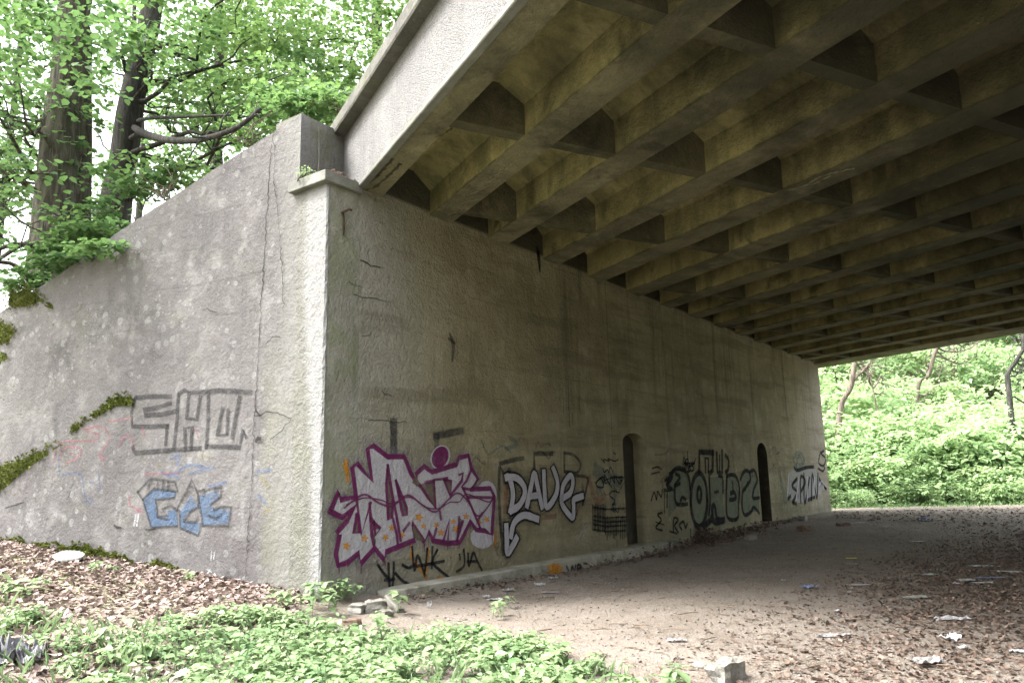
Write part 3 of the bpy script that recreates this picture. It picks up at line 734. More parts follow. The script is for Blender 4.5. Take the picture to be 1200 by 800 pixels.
# bubble letters with an arrow
DAVE = [[(165, 297), (185, 300), (205, 395), (190, 492)], [(168, 295), (225, 298), (268, 345), (272, 400), (240, 460), (192, 490)], [(287, 462), (308, 360), (330, 272), (348, 345), (375, 470)], [(310, 405), (350, 400)],
        [(385, 262), (390, 370), (402, 470), (455, 400), (465, 320), (440, 242)], [(488, 422), (500, 340), (540, 285), (556, 320), (540, 385), (488, 430), (515, 490), (555, 530), (560, 470), (562, 425), (612, 405)], [(350, 540), (270, 516), (212, 560), (192, 640)], [(165, 578), (168, 660), (172, 738), (205, 690), (226, 650)]]
g = PW(*M3, lift=.001)
g.stroke([(145, 262), (125, 215), (190, 197), (265, 183)], .065, False).stroke([(125, 240), (122, 400), (130, 560), (148, 745)], .06, False)
g.stroke([(330, 272), (328, 158), (435, 155)], .07, False).stroke([(505, 262), (505, 150)], .055, False).stroke([(505, 152), (560, 165), (600, 215), (580, 268), (512, 262)], .05).stroke([(570, 285), (640, 298), (635, 360), (612, 455)], .05)
g.make('graffiti_letter', P_GREY, wall, label='worn black block letters behind the bubble letters')
g = PW(*M3, lift=.002)
for st in DAVE: g.stroke(st, .26, soft=1.0)
g.make('overspray', P_GHOST, wall)
g = PW(*M3, lift=.004)
for st in DAVE: g.stroke(st, .15, soft=.25)
bub = g.make('graffiti_piece', P_BLACK, wall, label='silver bubble letters with thick black outline and a hooked arrow below')
g = PW(*M3, lift=.009)
for st in DAVE: g.stroke(st, .094, soft=.2)
g.make('fill', P_SILVER, bub)
g = PW(*M3, lift=.0); g.stroke([(165, 330), (160, 490)], .10).stroke([(380, 530), (455, 522)], .08).stroke([(650, 300), (690, 430), (740, 400)], .11).stroke([(610, 340), (620, 450)], .07).stroke([(560, 540), (580, 420)], .05)
g.make('graffiti_haze', P_RED, wall)
g = PW(*M3, lift=.0); g.stroke([(690, 250), (760, 300), (830, 320)], .22).stroke([(800, 380), (795, 470)], .16).stroke([(700, 380), (720, 330)], .14).stroke([(160, 130), (230, 100), (180, 60)], .06)
g.stroke([(20, 80), (60, 160), (140, 110), (190, 150)], .03); g.make('graffiti_haze', P_TEAL, wall)
g = PW(*M3, lift=.003); g.stroke([(640, 572), (600, 630), (570, 690)], .03).stroke([(592, 598), (655, 690)], .025); g.make('graffiti_mark', P_PALE, wall, label='faint white crossed strokes')
g = PW(*M3, lift=.004)
rr = random.Random(5)
def scribble(g, x0, y0, x1, y1, n, w, sm_=True):
    for _ in range(n):
        x = rr.uniform(x0, x1); y = rr.uniform(y0, y1); L = (x1 - x0) * .35; H = (y1 - y0) * .35
        g.stroke([(x + rr.uniform(-L, L) * k / 3, min(y1, max(y0, y + rr.uniform(-H, H)))) for k in range(4)], w, sm_)
for i in range(9): g.stroke([(672 + i * 9, 452 + rr.uniform(0, 12)), (672 + i * 9 + rr.uniform(-3, 3), 615 - rr.uniform(0, 15))], .03, False)
for i in range(9): g.stroke([(748 + i * 9, 520 + rr.uniform(0, 22)), (746 + i * 9, 620 + rr.uniform(0, 40))], .028, False)
for i in range(4): g.stroke([(834 + i * 10, 530 + rr.uniform(0, 8)), (832 + i * 11, 655 - rr.uniform(0, 18))], .03, False)
for y in (470, 520, 545, 570, 600): g.stroke([(675, y), (750, y + 12), (865, y + 6)], .028, False)
g.make('graffiti_tag', P_BLACK, wall, label='dense black hatched lettering left of the first niche')
g = PW(*M3, lift=.004)
g.stroke([(722, 185), (742, 210), (735, 190), (770, 200), (760, 185), (800, 200), (822, 190)], .022).stroke([(795, 150), (805, 160)], .03)
g.stroke([(730, 240), (740, 265), (758, 250), (766, 268), (775, 235), (790, 265)], .022)
g.stroke([(690, 330), (720, 300), (735, 350), (700, 350), (690, 325)], .03).stroke([(730, 290), (745, 320), (740, 280), (770, 330), (780, 290), (800, 330), (800, 285), (830, 335), (845, 290)], .025)
g.stroke([(825, 385), (790, 375), (770, 400), (800, 430), (785, 460), (800, 450)], .024).stroke([(780, 480), (800, 500), (790, 470), (820, 500), (825, 465)], .02).stroke([(765, 330), (785, 355)], .02)
scribble(g, 700, 290, 830, 350, 5, .016)
g.make('graffiti_tag', P_BLACK, wall, label='small black tags stacked left of the first niche')
# bubble letters between the niches
g = PW(*M4, lift=.0)
g.ell(365, 440, 44, 140).fill([(415, 320), (490, 310), (500, 550), (425, 550)]).fill([(510, 315), (565, 305), (582, 370), (575, 530), (520, 540)]).fill([(590, 300), (650, 280), (690, 330), (690, 500), (600, 515)]).fill([(200, 290), (260, 270), (312, 330), (312, 430), (240, 480), (200, 540)])
big = g.make('graffiti_piece', P_GREEN, wall, label='pale green bubble letters outlined in black between the niches')
g = PW(*M4, lift=.003)
g.ring(365, 440, 45, 145, .085).ring(366, 412, 11, 38, .075)
g.stroke([(345, 575), (380, 590), (430, 548)], .10)
for st, w_ in (([(420, 320), (424, 440), (418, 520)], .06), ([(440, 545), (436, 480), (450, 478), (462, 540), (495, 555)], .09), ([(495, 400), (492, 320), (470, 310)], .06), ([(448, 400), (470, 395)], .05),
               ([(515, 310), (560, 308), (582, 372), (578, 470), (575, 535), (540, 548), (515, 520), (512, 400), (515, 310)], .065), ([(530, 440), (562, 432), (555, 400), (535, 405)], .07), ([(545, 345), (548, 385)], .05),
               ([(588, 330), (605, 290), (632, 285), (642, 330), (618, 370), (600, 400), (598, 480), (612, 522), (645, 505), (660, 480), (690, 512)], .065), ([(640, 290), (662, 280), (680, 330), (662, 380), (655, 430), (690, 428)], .06), ([(612, 390), (628, 345)], .05),
               ([(190, 360), (225, 285), (265, 270), (305, 310), (316, 380)], .07), ([(235, 360), (232, 430), (250, 465), (300, 462)], .06), ([(262, 445), (275, 425), (290, 440)], .05), ([(190, 480), (192, 400)], .04), ([(315, 380), (318, 470)], .05)):
    g.stroke(st, w_)
g.stroke([(430, 540), (455, 560), (500, 548)], .11)
g.make('outline', P_BLACK, big)
g = PW(*M4, lift=.004)
g.stroke([(180, 335), (222, 315), (192, 362), (222, 382), (180, 388)], .05).stroke([(238, 300), (262, 318), (232, 365), (262, 352)], .05).stroke([(205, 300), (240, 275), (290, 285)], .04)
g.stroke([(105, 445), (122, 400), (135, 440), (140, 395), (160, 425), (165, 385)], .03).stroke([(175, 380), (178, 510)], .022).stroke([(165, 510), (140, 520), (160, 550), (130, 590), (165, 605)], .03).stroke([(130, 560), (175, 575)], .02)
g.stroke([(225, 615), (228, 540), (252, 548), (232, 580), (252, 615)], .035).stroke([(270, 600), (258, 575), (280, 558), (290, 590), (300, 570)], .04).stroke([(318, 600), (320, 640)], .04).stroke([(205, 610), (245, 622)], .03)
g.stroke([(110, 270), (140, 262), (160, 275)], .02).stroke([(105, 300), (150, 290)], .02)
g.make('graffiti_tag', P_BLACK, wall, label='black scrawled tags right of the first niche')
g = PW(*M4, lift=.004)
g.stroke([(366, 290), (366, 182), (440, 186)], .10, False).stroke([(440, 180), (438, 280), (420, 300)], .09, False).stroke([(400, 290), (398, 215), (415, 215), (415, 285)], .06, False).stroke([(460, 190), (464, 292), (490, 292), (490, 178)], .085, False).stroke([(476, 200), (476, 280)], .05, False).stroke([(508, 200), (524, 225), (522, 275), (508, 290)], .07)
g.make('graffiti_letter', P_BLACK, wall, label='small heavy black letters above the green bubble letters')
g = PW(*M4, lift=.004); scribble(g, 278, 200, 345, 290, 7, .022); g.stroke([(302, 178), (306, 290)], .03).stroke([(285, 240), (340, 245)], .03).ring(322, 270, 14, 14, .03)
g.make('graffiti_tag', P_BLACK, wall, label='tangled black tag above the green bubble letters')
# silver piece past the second niche
g = PW(*M4, lift=.001)
g.fill([(842, 420), (852, 300), (880, 262), (930, 275), (985, 258), (1005, 300), (1036, 350), (1035, 390), (1000, 430), (940, 455), (880, 455)])
sil = g.make('graffiti_piece', P_PALE, wall, label='pale silver piece with dark letters past the second niche')
g = PW(*M4, lift=.003)
for st in ([(895, 325), (868, 365), (896, 400), (872, 450)], [(915, 452), (914, 318), (940, 340), (918, 392)], [(932, 300), (936, 462), (962, 320)], [(972, 440), (978, 300), (1002, 432), (1008, 300)], [(845, 435), (860, 420)], [(880, 268), (900, 280), (945, 265), (985, 262)], [(1015, 330), (1050, 380)], [(955, 440), (990, 425)], [(870, 455), (890, 462)]):
    g.stroke(st, .075)
g.make('letter', P_BLACK, sil)
g = PW(*M4, lift=.004)
for st in ([(850, 300), (842, 430)], [(905, 330), (890, 440)], [(950, 320), (950, 430)], [(990, 320), (985, 420)], [(1015, 360), (1030, 340), (1040, 385)]): g.stroke(st, .06)
g.make('highlight', P_SILVER, sil)
g = PW(*M4, lift=.001); g.ring(905, 222, 28, 34, .09).stroke([(890, 260), (905, 200), (930, 250)], .06).stroke([(800, 300), (830, 450)], .16); g.make('graffiti_haze', P_TEAL, wall)
g = PW(*M4, lift=.002); g.stroke([(1022, 180), (1012, 240), (1040, 255), (1048, 215), (1025, 190), (1040, 175)], .05).stroke([(1008, 270), (1035, 285), (1045, 265)], .05).stroke([(1018, 320), (1022, 360)], .05).stroke([(1045, 375), (1055, 380)], .05); g.make('graffiti_tag', P_BLACK, wall, label='black tag on the far pilaster')
# rusty drips and scorch marks higher up
g = PW(400, 267, 3.0, lift=.001); g.stroke([(382, 375), (392, 410), (390, 465)], .09, taper=True).stroke([(378, 390), (398, 405)], .06)
g.make('scorch_mark', P_GREY, wall)
g = PW(400, 267, 3.0, lift=.001)
for x, y0_, y1_ in ((778, 545, 600), (797, 530, 640), (806, 535, 575), (835, 590, 640), (800, 620, 700), (812, 650, 690), (780, 600, 650)): g.stroke([(x, y0_), (x + 1, y1_)], .022, False)
g.make('drip_mark', P_GREY, wall)
g = PW(480, 180, 5.0, lift=.001); g.stroke([(748, 555), (755, 600), (762, 685)], .12, taper=True); g.make('soot_mark', P_BLACK, wall)
# ghosts of older tags under the newer paint
gr_ = random.Random(12)
for k in range(26):
    g = PW(*M3, lift=.0); x, y = gr_.uniform(-880, 1750), 0
    x0, y0_ = 640 + (x - 400) * .0 + gr_.uniform(-240, 320), 0
    px = gr_.uniform(392, 955); top = 500 + (px - 392) * .05; bot = 668 - (px - 392) * .135
    g = PW(px, gr_.uniform(top, bot), 1.0, lift=.0); q = [(0, 0)]
    for _ in range(gr_.randint(4, 8)): q.append((q[-1][0] + gr_.uniform(-3, 7), q[-1][1] * .4 + gr_.uniform(-10, 10)))
    g.stroke(q, gr_.uniform(.02, .05)).make('graffiti_ghost', gr_.choice([P_GHOST, P_TEAL, P_GHOST, P_RED]), wall)
# pale lime crusts and spalled arrises on the underside
def soffit_film(name, mat, strokes, rr_):
    v = []; f = []; c = []; k = 0
    for pts, w_ in strokes:
        P = []
        for px, py in catmull(pts, 6):
            dd = ray(px, py); q = I_DECK @ Vector(CAM + dd * ((5.9 - CAM[2]) / dd[2])); P.append(np.array([q.x, q.y]))
        b = len(v); m_ = len(P); k += 1
        for i, p in enumerate(P):
            t = P[min(i + 1, m_ - 1)] - P[max(i - 1, 0)]; t = t / (np.linalg.norm(t) + 1e-9); q = np.array([-t[1], t[0]]); ww = w_ * rr_.uniform(.35, 1.3)
            for o, cc in ((-1, 0), (-.4, 1), (.4, 1), (1, 0)):
                e = p + q * ww * o + NR.normal(0, .012, 2); v.append((e[0], e[1], -.014 - .0006 * k)); c.append(cc if 0 < i < m_ - 1 else 0)
        for i in range(m_ - 1):
            for j in range(3): f.append((b + i * 4 + j, b + i * 4 + j + 1, b + i * 4 + j + 5, b + i * 4 + j + 4))
    me = pymesh(name, v, f); a = me.attributes.new('cover', 'FLOAT', 'POINT'); a.data.foreach_set('value', c)
    return link(name, me, mat, deck, kind='stuff')
rs = random.Random(3)
st_ = [([(524 + i * 6.5, 252 - i * 6.2), (530 + i * 6.5 + rs.uniform(2, 9), 250 - i * 6.2 - rs.uniform(1, 4)), (537 + i * 6.5 + rs.uniform(2, 12), 247 - i * 6.2 - rs.uniform(0, 5))], .035) for i in range(10)]
st_ += [([(923, 222), (945, 215), (960, 206), (985, 199), (1003, 196)], .05), ([(940, 218), (958, 212), (975, 203)], .04), ([(1003, 258), (1020, 260), (1045, 258)], .04), ([(1085, 262), (1110, 272)], .04)]
soffit_film('lime_crust', P_LIME, st_, rs)
soffit_film('spalled_edge', P_SPALL, [([(432, 214), (440, 206), (450, 196), (462, 184)], .05), ([(428, 222), (440, 218), (452, 208), (466, 194), (470, 190)], .035), ([(510, 160), (520, 155), (532, 148)], .02), ([(470, 190), (486, 186)], .014)], rs)
# kerb tags
g = PK(*M7, lift=.001); g.stroke([(512, 260), (528, 276), (548, 258)], .022).stroke([(545, 275), (556, 252), (562, 276)], .02).stroke([(568, 255), (576, 276), (584, 256), (592, 275)], .02).stroke([(612, 250), (598, 260), (612, 270)], .02).stroke([(505, 262), (520, 258)], .02)
g.make('graffiti_tag', P_GREY, wall, label='faint dark tag on the footing ledge')
g = PK(*M7, lift=.001); g.stroke([(975, 172), (985, 200), (965, 205)], .03).stroke([(995, 200), (1002, 172), (1010, 198), (1018, 168)], .03).stroke([(1025, 200), (1028, 165), (1045, 175), (1030, 185)], .03).stroke([(1155, 160), (1157, 185)], .03).stroke([(1055, 158), (1070, 160)], .025)
g.make('graffiti_tag', P_BLACK, wall, label='short black tag beside an orange patch on the footing ledge')
g = PK(*M7, lift=.0); g.stroke([(905, 182), (908, 215)], .12, False).stroke([(925, 182), (928, 212)], .12, False).stroke([(945, 185), (942, 208)], .08, False); g.make('graffiti_splash', P_ORANGE, wall)
g = PK(740, 490, 4.615, lift=.001)
for x, y0_, y1_ in ((207, 675, 735), (237, 700, 745), (252, 712, 740), (338, 675, 712), (350, 690, 708)): g.stroke([(x, y0_), (x + 2, y1_)], .05, False)
g.make('graffiti_tag', P_BLACK, wall, label='black upright strokes on the footing ledge below the green letters')

# wing wall graffiti
g = PG(*M5)
for st in ([(560, 98), (470, 98), (395, 105)], [(398, 100), (378, 170), (380, 238), (470, 240), (548, 236)], [(560, 130), (500, 150), (432, 160), (440, 186), (520, 182), (592, 165)], [(545, 235), (538, 320)], [(385, 335), (395, 362), (560, 350), (700, 340)],
           [(598, 90), (592, 200), (575, 345)], [(600, 85), (625, 68), (648, 78), (635, 200), (685, 205), (700, 100)], [(630, 345), (628, 245), (662, 240), (655, 345)], [(660, 80), (790, 70), (935, 78)], [(738, 80), (738, 200), (728, 335)], [(728, 330), (885, 335), (900, 250), (915, 285)], [(805, 155), (780, 280), (825, 275), (832, 165)], [(885, 100), (862, 220), (850, 290)]):
    g.stroke(st, .085, False, soft=.4)
g.make('graffiti_letter', P_FADED, wing, label='large faded dark grey block letters on the wing wall')
g = PG(*M5)
for st in ([(10, 402), (40, 320), (110, 305), (195, 305), (225, 275), (165, 262)], [(150, 252), (235, 238), (272, 285), (245, 345), (225, 375), (255, 395)], [(45, 395), (60, 340), (130, 338), (135, 375), (70, 412)], [(318, 335), (350, 280), (385, 315), (380, 360)], [(270, 215), (380, 200)], [(430, 240), (440, 290)], [(680, 250), (690, 290)], [(440, 460), (600, 455)], [(365, 560), (375, 610), (420, 625), (425, 640), (400, 632)], [(90, 360), (110, 370)]):
    g.stroke(st, .034)
g.make('graffiti_tag', P_PINK, wing, label='faint pink loops on the wing wall')
g = PG(*M5)
for st in ([(38, 372), (45, 458), (130, 455), (150, 510), (158, 560), (180, 600), (195, 570)], [(222, 445), (230, 530), (222, 540)], [(180, 500), (200, 500)]): g.stroke(st, .034)
for st in ([(510, 440), (560, 470), (640, 420), (720, 430)], [(560, 390), (600, 370), (590, 420)], [(650, 460), (760, 430)], [(740, 520), (820, 500)], [(600, 480), (560, 450)], [(970, 560), (1010, 600)], [(965, 450), (1030, 440)]): g.stroke(st, .055)
g.make('graffiti_haze', P_BLUEH, wing, label='thin faded blue lines and smudges on the wing wall')
g = PG(*M5)
for st in ([(500, 420), (540, 460)], [(700, 370), (740, 380)], [(985, 480), (1020, 520)], [(1000, 640), (1030, 620)]): g.stroke(st, .06)
g.make('graffiti_haze', P_YELLOW, wing)
g = PG(*M5, lift=.002)
for pl in ([(430, 580), (480, 532), (585, 540), (580, 572), (490, 582), (500, 662), (548, 655), (545, 630), (588, 630), (592, 702), (470, 712)], [(602, 640), (655, 562), (690, 610), (642, 645), (622, 682), (700, 690), (692, 745), (602, 712)], [(690, 565), (778, 535), (790, 572), (748, 602), (765, 625), (838, 630), (830, 690), (712, 702)]): g.fill(pl)
blu = g.make('graffiti_piece', P_BLUE, wing, label='blue angular lettering piece low on the wing wall')
g = PG(*M5, lift=.004)
for st in ([(405, 545), (465, 482), (580, 497), (592, 540)], [(430, 580), (405, 545)], [(430, 578), (482, 530), (585, 540), (580, 572), (490, 582), (500, 662), (545, 655), (520, 625), (560, 608), (592, 632)], [(430, 580), (470, 712), (592, 704)], [(592, 622), (660, 487), (690, 560), (690, 612)], [(602, 640), (604, 712), (690, 748), (705, 690)], [(625, 680), (650, 640), (692, 615)], [(690, 540), (800, 520), (795, 565), (748, 602)], [(712, 702), (690, 565)], [(765, 625), (800, 612), (845, 615), (832, 702), (712, 702)], [(740, 655), (775, 665), (800, 650)], [(500, 662), (545, 672)], [(622, 682), (680, 685), (690, 665)],
           [(470, 490), (455, 525)], [(500, 490), (498, 525)], [(525, 492), (524, 530)], [(550, 495), (550, 535)], [(630, 560), (648, 540)], [(650, 520), (665, 520)], [(720, 535), (715, 560)], [(770, 528), (770, 545)], [(810, 615), (812, 635)]):
    g.stroke(st, .042, False)
g.make('outline', P_FADED, blu)
g = PG(*M5, lift=.002); g.stroke([(398, 652), (390, 700)], .05, False).stroke([(410, 650), (402, 700)], .05, False); g.make('graffiti_mark', P_PALE, wing)
g = PG(0, 534, 3.0, lift=.002); g.stroke([(745, 335), (742, 365)], .03, False).stroke([(755, 340), (752, 362)], .03, False).stroke([(738, 400), (718, 435)], .03).stroke([(728, 398), (745, 408)], .025); g.make('graffiti_mark', P_PALE, wing)
# joints and cracks
g = PG(0, 0, 1.0, lift=.001)
g.crack([(318, 168), (314, 240), (310, 300), (305, 380), (299, 480), (296, 560), (291, 630), (289, 692)], .016)
g.crack([(320, 152), (323, 185), (321, 210), (326, 245), (328, 270), (332, 320), (333, 365)], .02)
g.crack([(313, 401), (320, 396), (329, 395)], .035).crack([(300, 488), (318, 482), (342, 490), (332, 505), (312, 520), (300, 518)], .016).crack([(302, 482), (306, 487)], .07).crack([(302, 515), (306, 514)], .07).crack([(240, 363), (256, 366)], .02)
g.crack([(135, 617), (143, 618)], .04).crack([(172, 620), (184, 619)], .03).crack([(10, 595), (30, 588)], .03).crack([(85, 575), (80, 585)], .02)
g.make('crack', P_CRACK, wing)
g = PW(400, 267, 3.0, lift=.001); g.crack([(66, 115), (105, 133), (150, 140)], .025).crack([(40, 235), (110, 250), (180, 262)], .016).crack([(25, 190), (75, 210)], .02).crack([(75, 380), (105, 372)], .025).crack([(140, 575), (175, 590)], .02).crack([(20, 665), (230, 685)], .014)
g.make('crack', P_CRACK, wall)

# ------------------------------------------------------------------ foliage
def leaf_cloud(P, yaw, pitch, roll, size, tint, wid=.62, shape='quad'):
    """one small folded leaf per row; returns vertices, triangles, tint per vertex"""
    P = np.asarray(P, float); n = len(P)
    if shape == 'quad':      # folded lozenge
        L = np.array([(0, 0, 0), (-wid / 2, .42, .10), (0, 1, -.08), (wid / 2, .42, .10)]); F = np.array([(0, 3, 2), (0, 2, 1)])
    elif shape == 'lobed':   # broad five-point leaf
        L = np.array([(0, 0, 0), (-.46, .12, .03), (-.5, .55, .05), (0, 1, -.10), (.5, .55, .05), (.46, .12, .03), (0, .4, -.04)]); F = np.array([(0, 6, 1), (1, 6, 2), (2, 6, 3), (3, 6, 4), (4, 6, 5), (5, 6, 0)])
    elif shape == 'ovate':   # pointed oval, folded along its midrib
        L = np.array([(0, 0, 0), (-wid * .42, .22, .05), (-wid * .5, .5, .07), (0, 1, -.12), (wid * .5, .5, .07), (wid * .42, .22, .05), (0, .35, 0), (0, .62, -.02)])
        F = np.array([(0, 6, 1), (1, 6, 7), (1, 7, 2), (2, 7, 3), (3, 7, 4), (4, 7, 5), (5, 7, 6), (5, 6, 0)])
    else:                    # curled dead leaf
        L = np.array([(-.5, 0, .16), (0, -.30, .05), (.5, 0, .20), (0, .34, .10), (0, 0, 0)]); F = np.array([(0, 1, 4), (1, 2, 4), (2, 3, 4), (3, 0, 4)])
    k = len(L)
    cy_, sy = np.cos(yaw), np.sin(yaw); cp, sp = np.cos(pitch), np.sin(pitch); cr, sr = np.cos(roll), np.sin(roll)
    X = np.broadcast_to(L[None, :, 0], (n, k)); Y = np.broadcast_to(L[None, :, 1], (n, k)); Z = np.broadcast_to(L[None, :, 2], (n, k))
    c = lambda a: np.asarray(a)[:, None]
    x1 = X * c(cr) + Z * c(sr); z1 = -X * c(sr) + Z * c(cr)
    y2 = Y * c(cp) - z1 * c(sp); z2 = Y * c(sp) + z1 * c(cp)
    x3 = x1 * c(cy_) - y2 * c(sy); y3 = x1 * c(sy) + y2 * c(cy_)
    V = np.stack([x3, y3, z2], 2) * np.asarray(size)[:, None, None] + P[:, None, :]
    T = (F[None] + (np.arange(n) * k)[:, None, None]).reshape(-1, 3)
    return V.reshape(-1, 3), T, np.repeat(tint, k)
def merge(parts):
    V, T, A, o = [], [], [], 0
    for v, t, a in parts: V.append(v); T.append(t + o); A.append(a); o += len(v)
    return np.concatenate(V), np.concatenate(T), np.concatenate(A)
def sprays(centres, per, rad, leaf, tint_base, shape='quad', flat=.25, droop=.35, dirs=None):
    """each spray is a loose, nearly level fan of leaves as on a maple or hornbeam twig"""
    C = np.asarray(centres, float); n = len(C); m = per
    idx = np.repeat(np.arange(n), m)
    rr_ = np.sqrt(NR.random(n * m)); aa = NR.random(n * m) * 2 * np.pi
    R_ = rad * (.6 + .8 * NR.random(n)); el = .45 + .5 * NR.random(n); ax = NR.random(n) * np.pi
    u = rr_ * np.cos(aa) * R_[idx]; v = rr_ * np.sin(aa) * R_[idx] * el[idx]
    tx, ty = NR.normal(0, .22, n), NR.normal(0, .22, n)
    x = u * np.cos(ax[idx]) - v * np.sin(ax[idx]); y = u * np.sin(ax[idx]) + v * np.cos(ax[idx])
    z = tx[idx] * x + ty[idx] * y - droop * rr_ ** 2 * R_[idx] + NR.normal(0, flat * .25, n * m) * R_[idx]
    P = C[idx] + np.stack([x, y, z], 1)
    tint = np.clip(np.asarray(tint_base)[idx] + NR.normal(0, .14, n * m), 0, 1)
    yaw = np.arctan2(y, x) - np.pi / 2 + NR.normal(0, .7, n * m)
    return leaf_cloud(P, yaw, NR.normal(-.25, .35, n * m), NR.normal(0, .35, n * m), leaf * (.6 + .7 * NR.random(n * m)), tint, shape=shape)
def limb(mb, a, b, r0, r1, wob, k=7, sag=0.0, n=6):
    a, b = np.array(a, float), np.array(b, float); L = np.linalg.norm(b - a); P = []
    o = NR.random(3) * 30
    for i in range(k + 1):
        t = i / k; q = a + (b - a) * t
        s = wob * L * math.sin(math.pi * t)
        q = q + s * np.array([noise.noise(Vector((o[0] + t * 2.2, 1, 0))), noise.noise(Vector((o[1] + t * 2.2, 5, 0))), noise.noise(Vector((o[2] + t * 2.2, 9, 0)))])
        q[2] -= sag * L * math.sin(math.pi * t); P.append(q)
    mb.tube(P, [r0 + (r1 - r0) * i / k for i in range(k + 1)], n)
    return P
def trunk_tube(mb, pts, rads, n=14, flare=1.0):
    """trunk with buttress flare, ridges and slight bends"""
    P = catmull([np.array(p, float) for p in pts], 8); m = len(P); b = len(mb.v); rs = np.interp(np.linspace(0, 1, m), np.linspace(0, 1, len(rads)), rads)
    for i, p in enumerate(P):
        fl = 1 + flare * .5 * math.exp(-i / m * 14)
        for k in range(n):
            a = 2 * math.pi * k / n; e = 1 + .09 * noise.noise(Vector((math.cos(a) * 1.5, math.sin(a) * 1.5, p[2] * .7 + p[0])))
            mb.v.append(Vector((p[0] + math.cos(a) * rs[i] * fl * e, p[1] + math.sin(a) * rs[i] * fl * e, p[2])))
    for i in range(m - 1):
        for k in range(n): mb.f.append((b + i * n + k, b + i * n + (k + 1) % n, b + (i + 1) * n + (k + 1) % n, b + (i + 1) * n + k))
    mb.f.append(tuple(b + (m - 1) * n + k for k in range(n)))
    return P
def tree(name, label, stems, barkmat, crown, leafmat_, group=None, cat='tree', limbs=14, extra_limbs=(), leaf=.112, per=36, rad=.55, shape='lobed', limb_r=.05, flare=1.0, boughs=()):
    """stems: list of (points, radii) in the world; crown: list of (centre, radii, number of sprays, tint)"""
    base = np.array(stems[0][0][0], float)
    t = empty(name, base, label=label, cat=cat, group=group)
    paths = []
    for pts, rads in stems:
        mb = MB(); paths.append(trunk_tube(mb, [np.array(p) - base for p in pts], rads, flare=flare)); link('trunk', mb.mesh('trunk', True), barkmat, t)
    C, tints = [], []
    for c, r, k, tn in crown:
        c, r = np.array(c, float) - base, np.array(r, float)
        q = NR.normal(0, 1, (k, 3)); q /= np.linalg.norm(q, axis=1)[:, None]; q *= (NR.random(k) ** .42)[:, None]
        pc = c + q * r
        keep = np.array([noise.noise(Vector(p * .42 + tn * 9)) > -.09 for p in pc])      # open holes in the crown
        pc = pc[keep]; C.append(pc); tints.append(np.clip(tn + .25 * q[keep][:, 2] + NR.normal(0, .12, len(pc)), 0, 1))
    C = np.concatenate(C); tints = np.concatenate(tints)
    mb = MB(); order = NR.permutation(len(C))[:limbs]
    for j in order:
        path = paths[j % len(paths)]; tgt = C[j]
        zs = [p for p in path if p[2] < tgt[2] - .2] or [path[len(path) // 2]]
        st = zs[max(0, len(zs) - 1 - rnd.randrange(0, 4))]
        L = np.linalg.norm(tgt - st)
        P = limb(mb, st, tgt, limb_r * min(1.4, .4 + L / 5), .008, .35, 9, .04)
        for _ in range(2):
            s2 = P[rnd.randrange(3, 9)]; near = C[np.argsort(np.linalg.norm(C - s2, axis=1))[min(len(C) - 1, rnd.randrange(1, 12))]]
            limb(mb, s2, near, limb_r * .35, .005, .3, 5)
    for a, b, r0, r1, wob, sag in extra_limbs:
        P = limb(mb, np.array(a) - base, np.array(b) - base, r0, r1, wob, 12, sag, 8)
        for _ in range(5):
            s2 = P[rnd.randrange(4, 12)]; limb(mb, s2, s2 + NR.normal(0, .5, 3), r0 * .3, .005, .3, 5)
    for pl, r0, r1 in boughs:
        mb2 = mb; mb = MB(); q = catmull([at(*z_) - base for z_ in pl], 5); mb.tube(q, [r0 + (r1 - r0) * i / (len(q) - 1) for i in range(len(q))], 8)
        for _ in range(7):
            s2 = q[rnd.randrange(len(q) // 3, len(q))]; limb(mb, s2, s2 + NR.normal(0, .6, 3) + (0, 0, .4), r0 * .22, .004, .3, 5)
        link('bough', mb.mesh('bough', True), barkmat, t); mb = mb2
    link('limbs', mb.mesh('limbs', True), barkmat, t, kind='stuff')
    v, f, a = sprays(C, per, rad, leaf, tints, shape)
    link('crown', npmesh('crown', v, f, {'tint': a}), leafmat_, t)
    return t
def up(px0, py0, px1, py1, D, D1=None): return at(px0, py0, D), at(px1, py1, D1 or D)

# trees on the embankment above the wing wall
b0, t0 = up(62, 335, 92, -30, 17); b1, t1 = up(90, 330, 103, -20, 18.2)
tree('tree', 'thick brown twin-stemmed tree at the low end of the wing wall', [
    ([b0, at(66, 200, 17), at(80, 90, 17.1), t0, t0 + np.array([.4, 0, 5])], [.38, .345, .33, .30, .2]),
    ([b1, at(94, 160, 18.2), at(96, 60, 18.1), t1, t1 + np.array([.9, .5, 5])], [.24, .22, .20, .18, .1])], B_OAK,
    [(at(60, 60, 17.6), (3.6, 2.0, 2.6), 120, .45), (at(-80, 150, 15.5), (2.4, 2.2, 3.0), 62, .25), (at(10, 20, 14.5), (3.0, 2, 1.6), 60, .5), (at(60, -140, 17), (6, 5, 3.5), 170, .5), (at(100, 175, 16.4), (1.5, .8, 1.1), 22, .45)],
    L_TREE, limbs=26)
b0 = at(128, 285, 19.5); t0 = at(192, -40, 19.5)
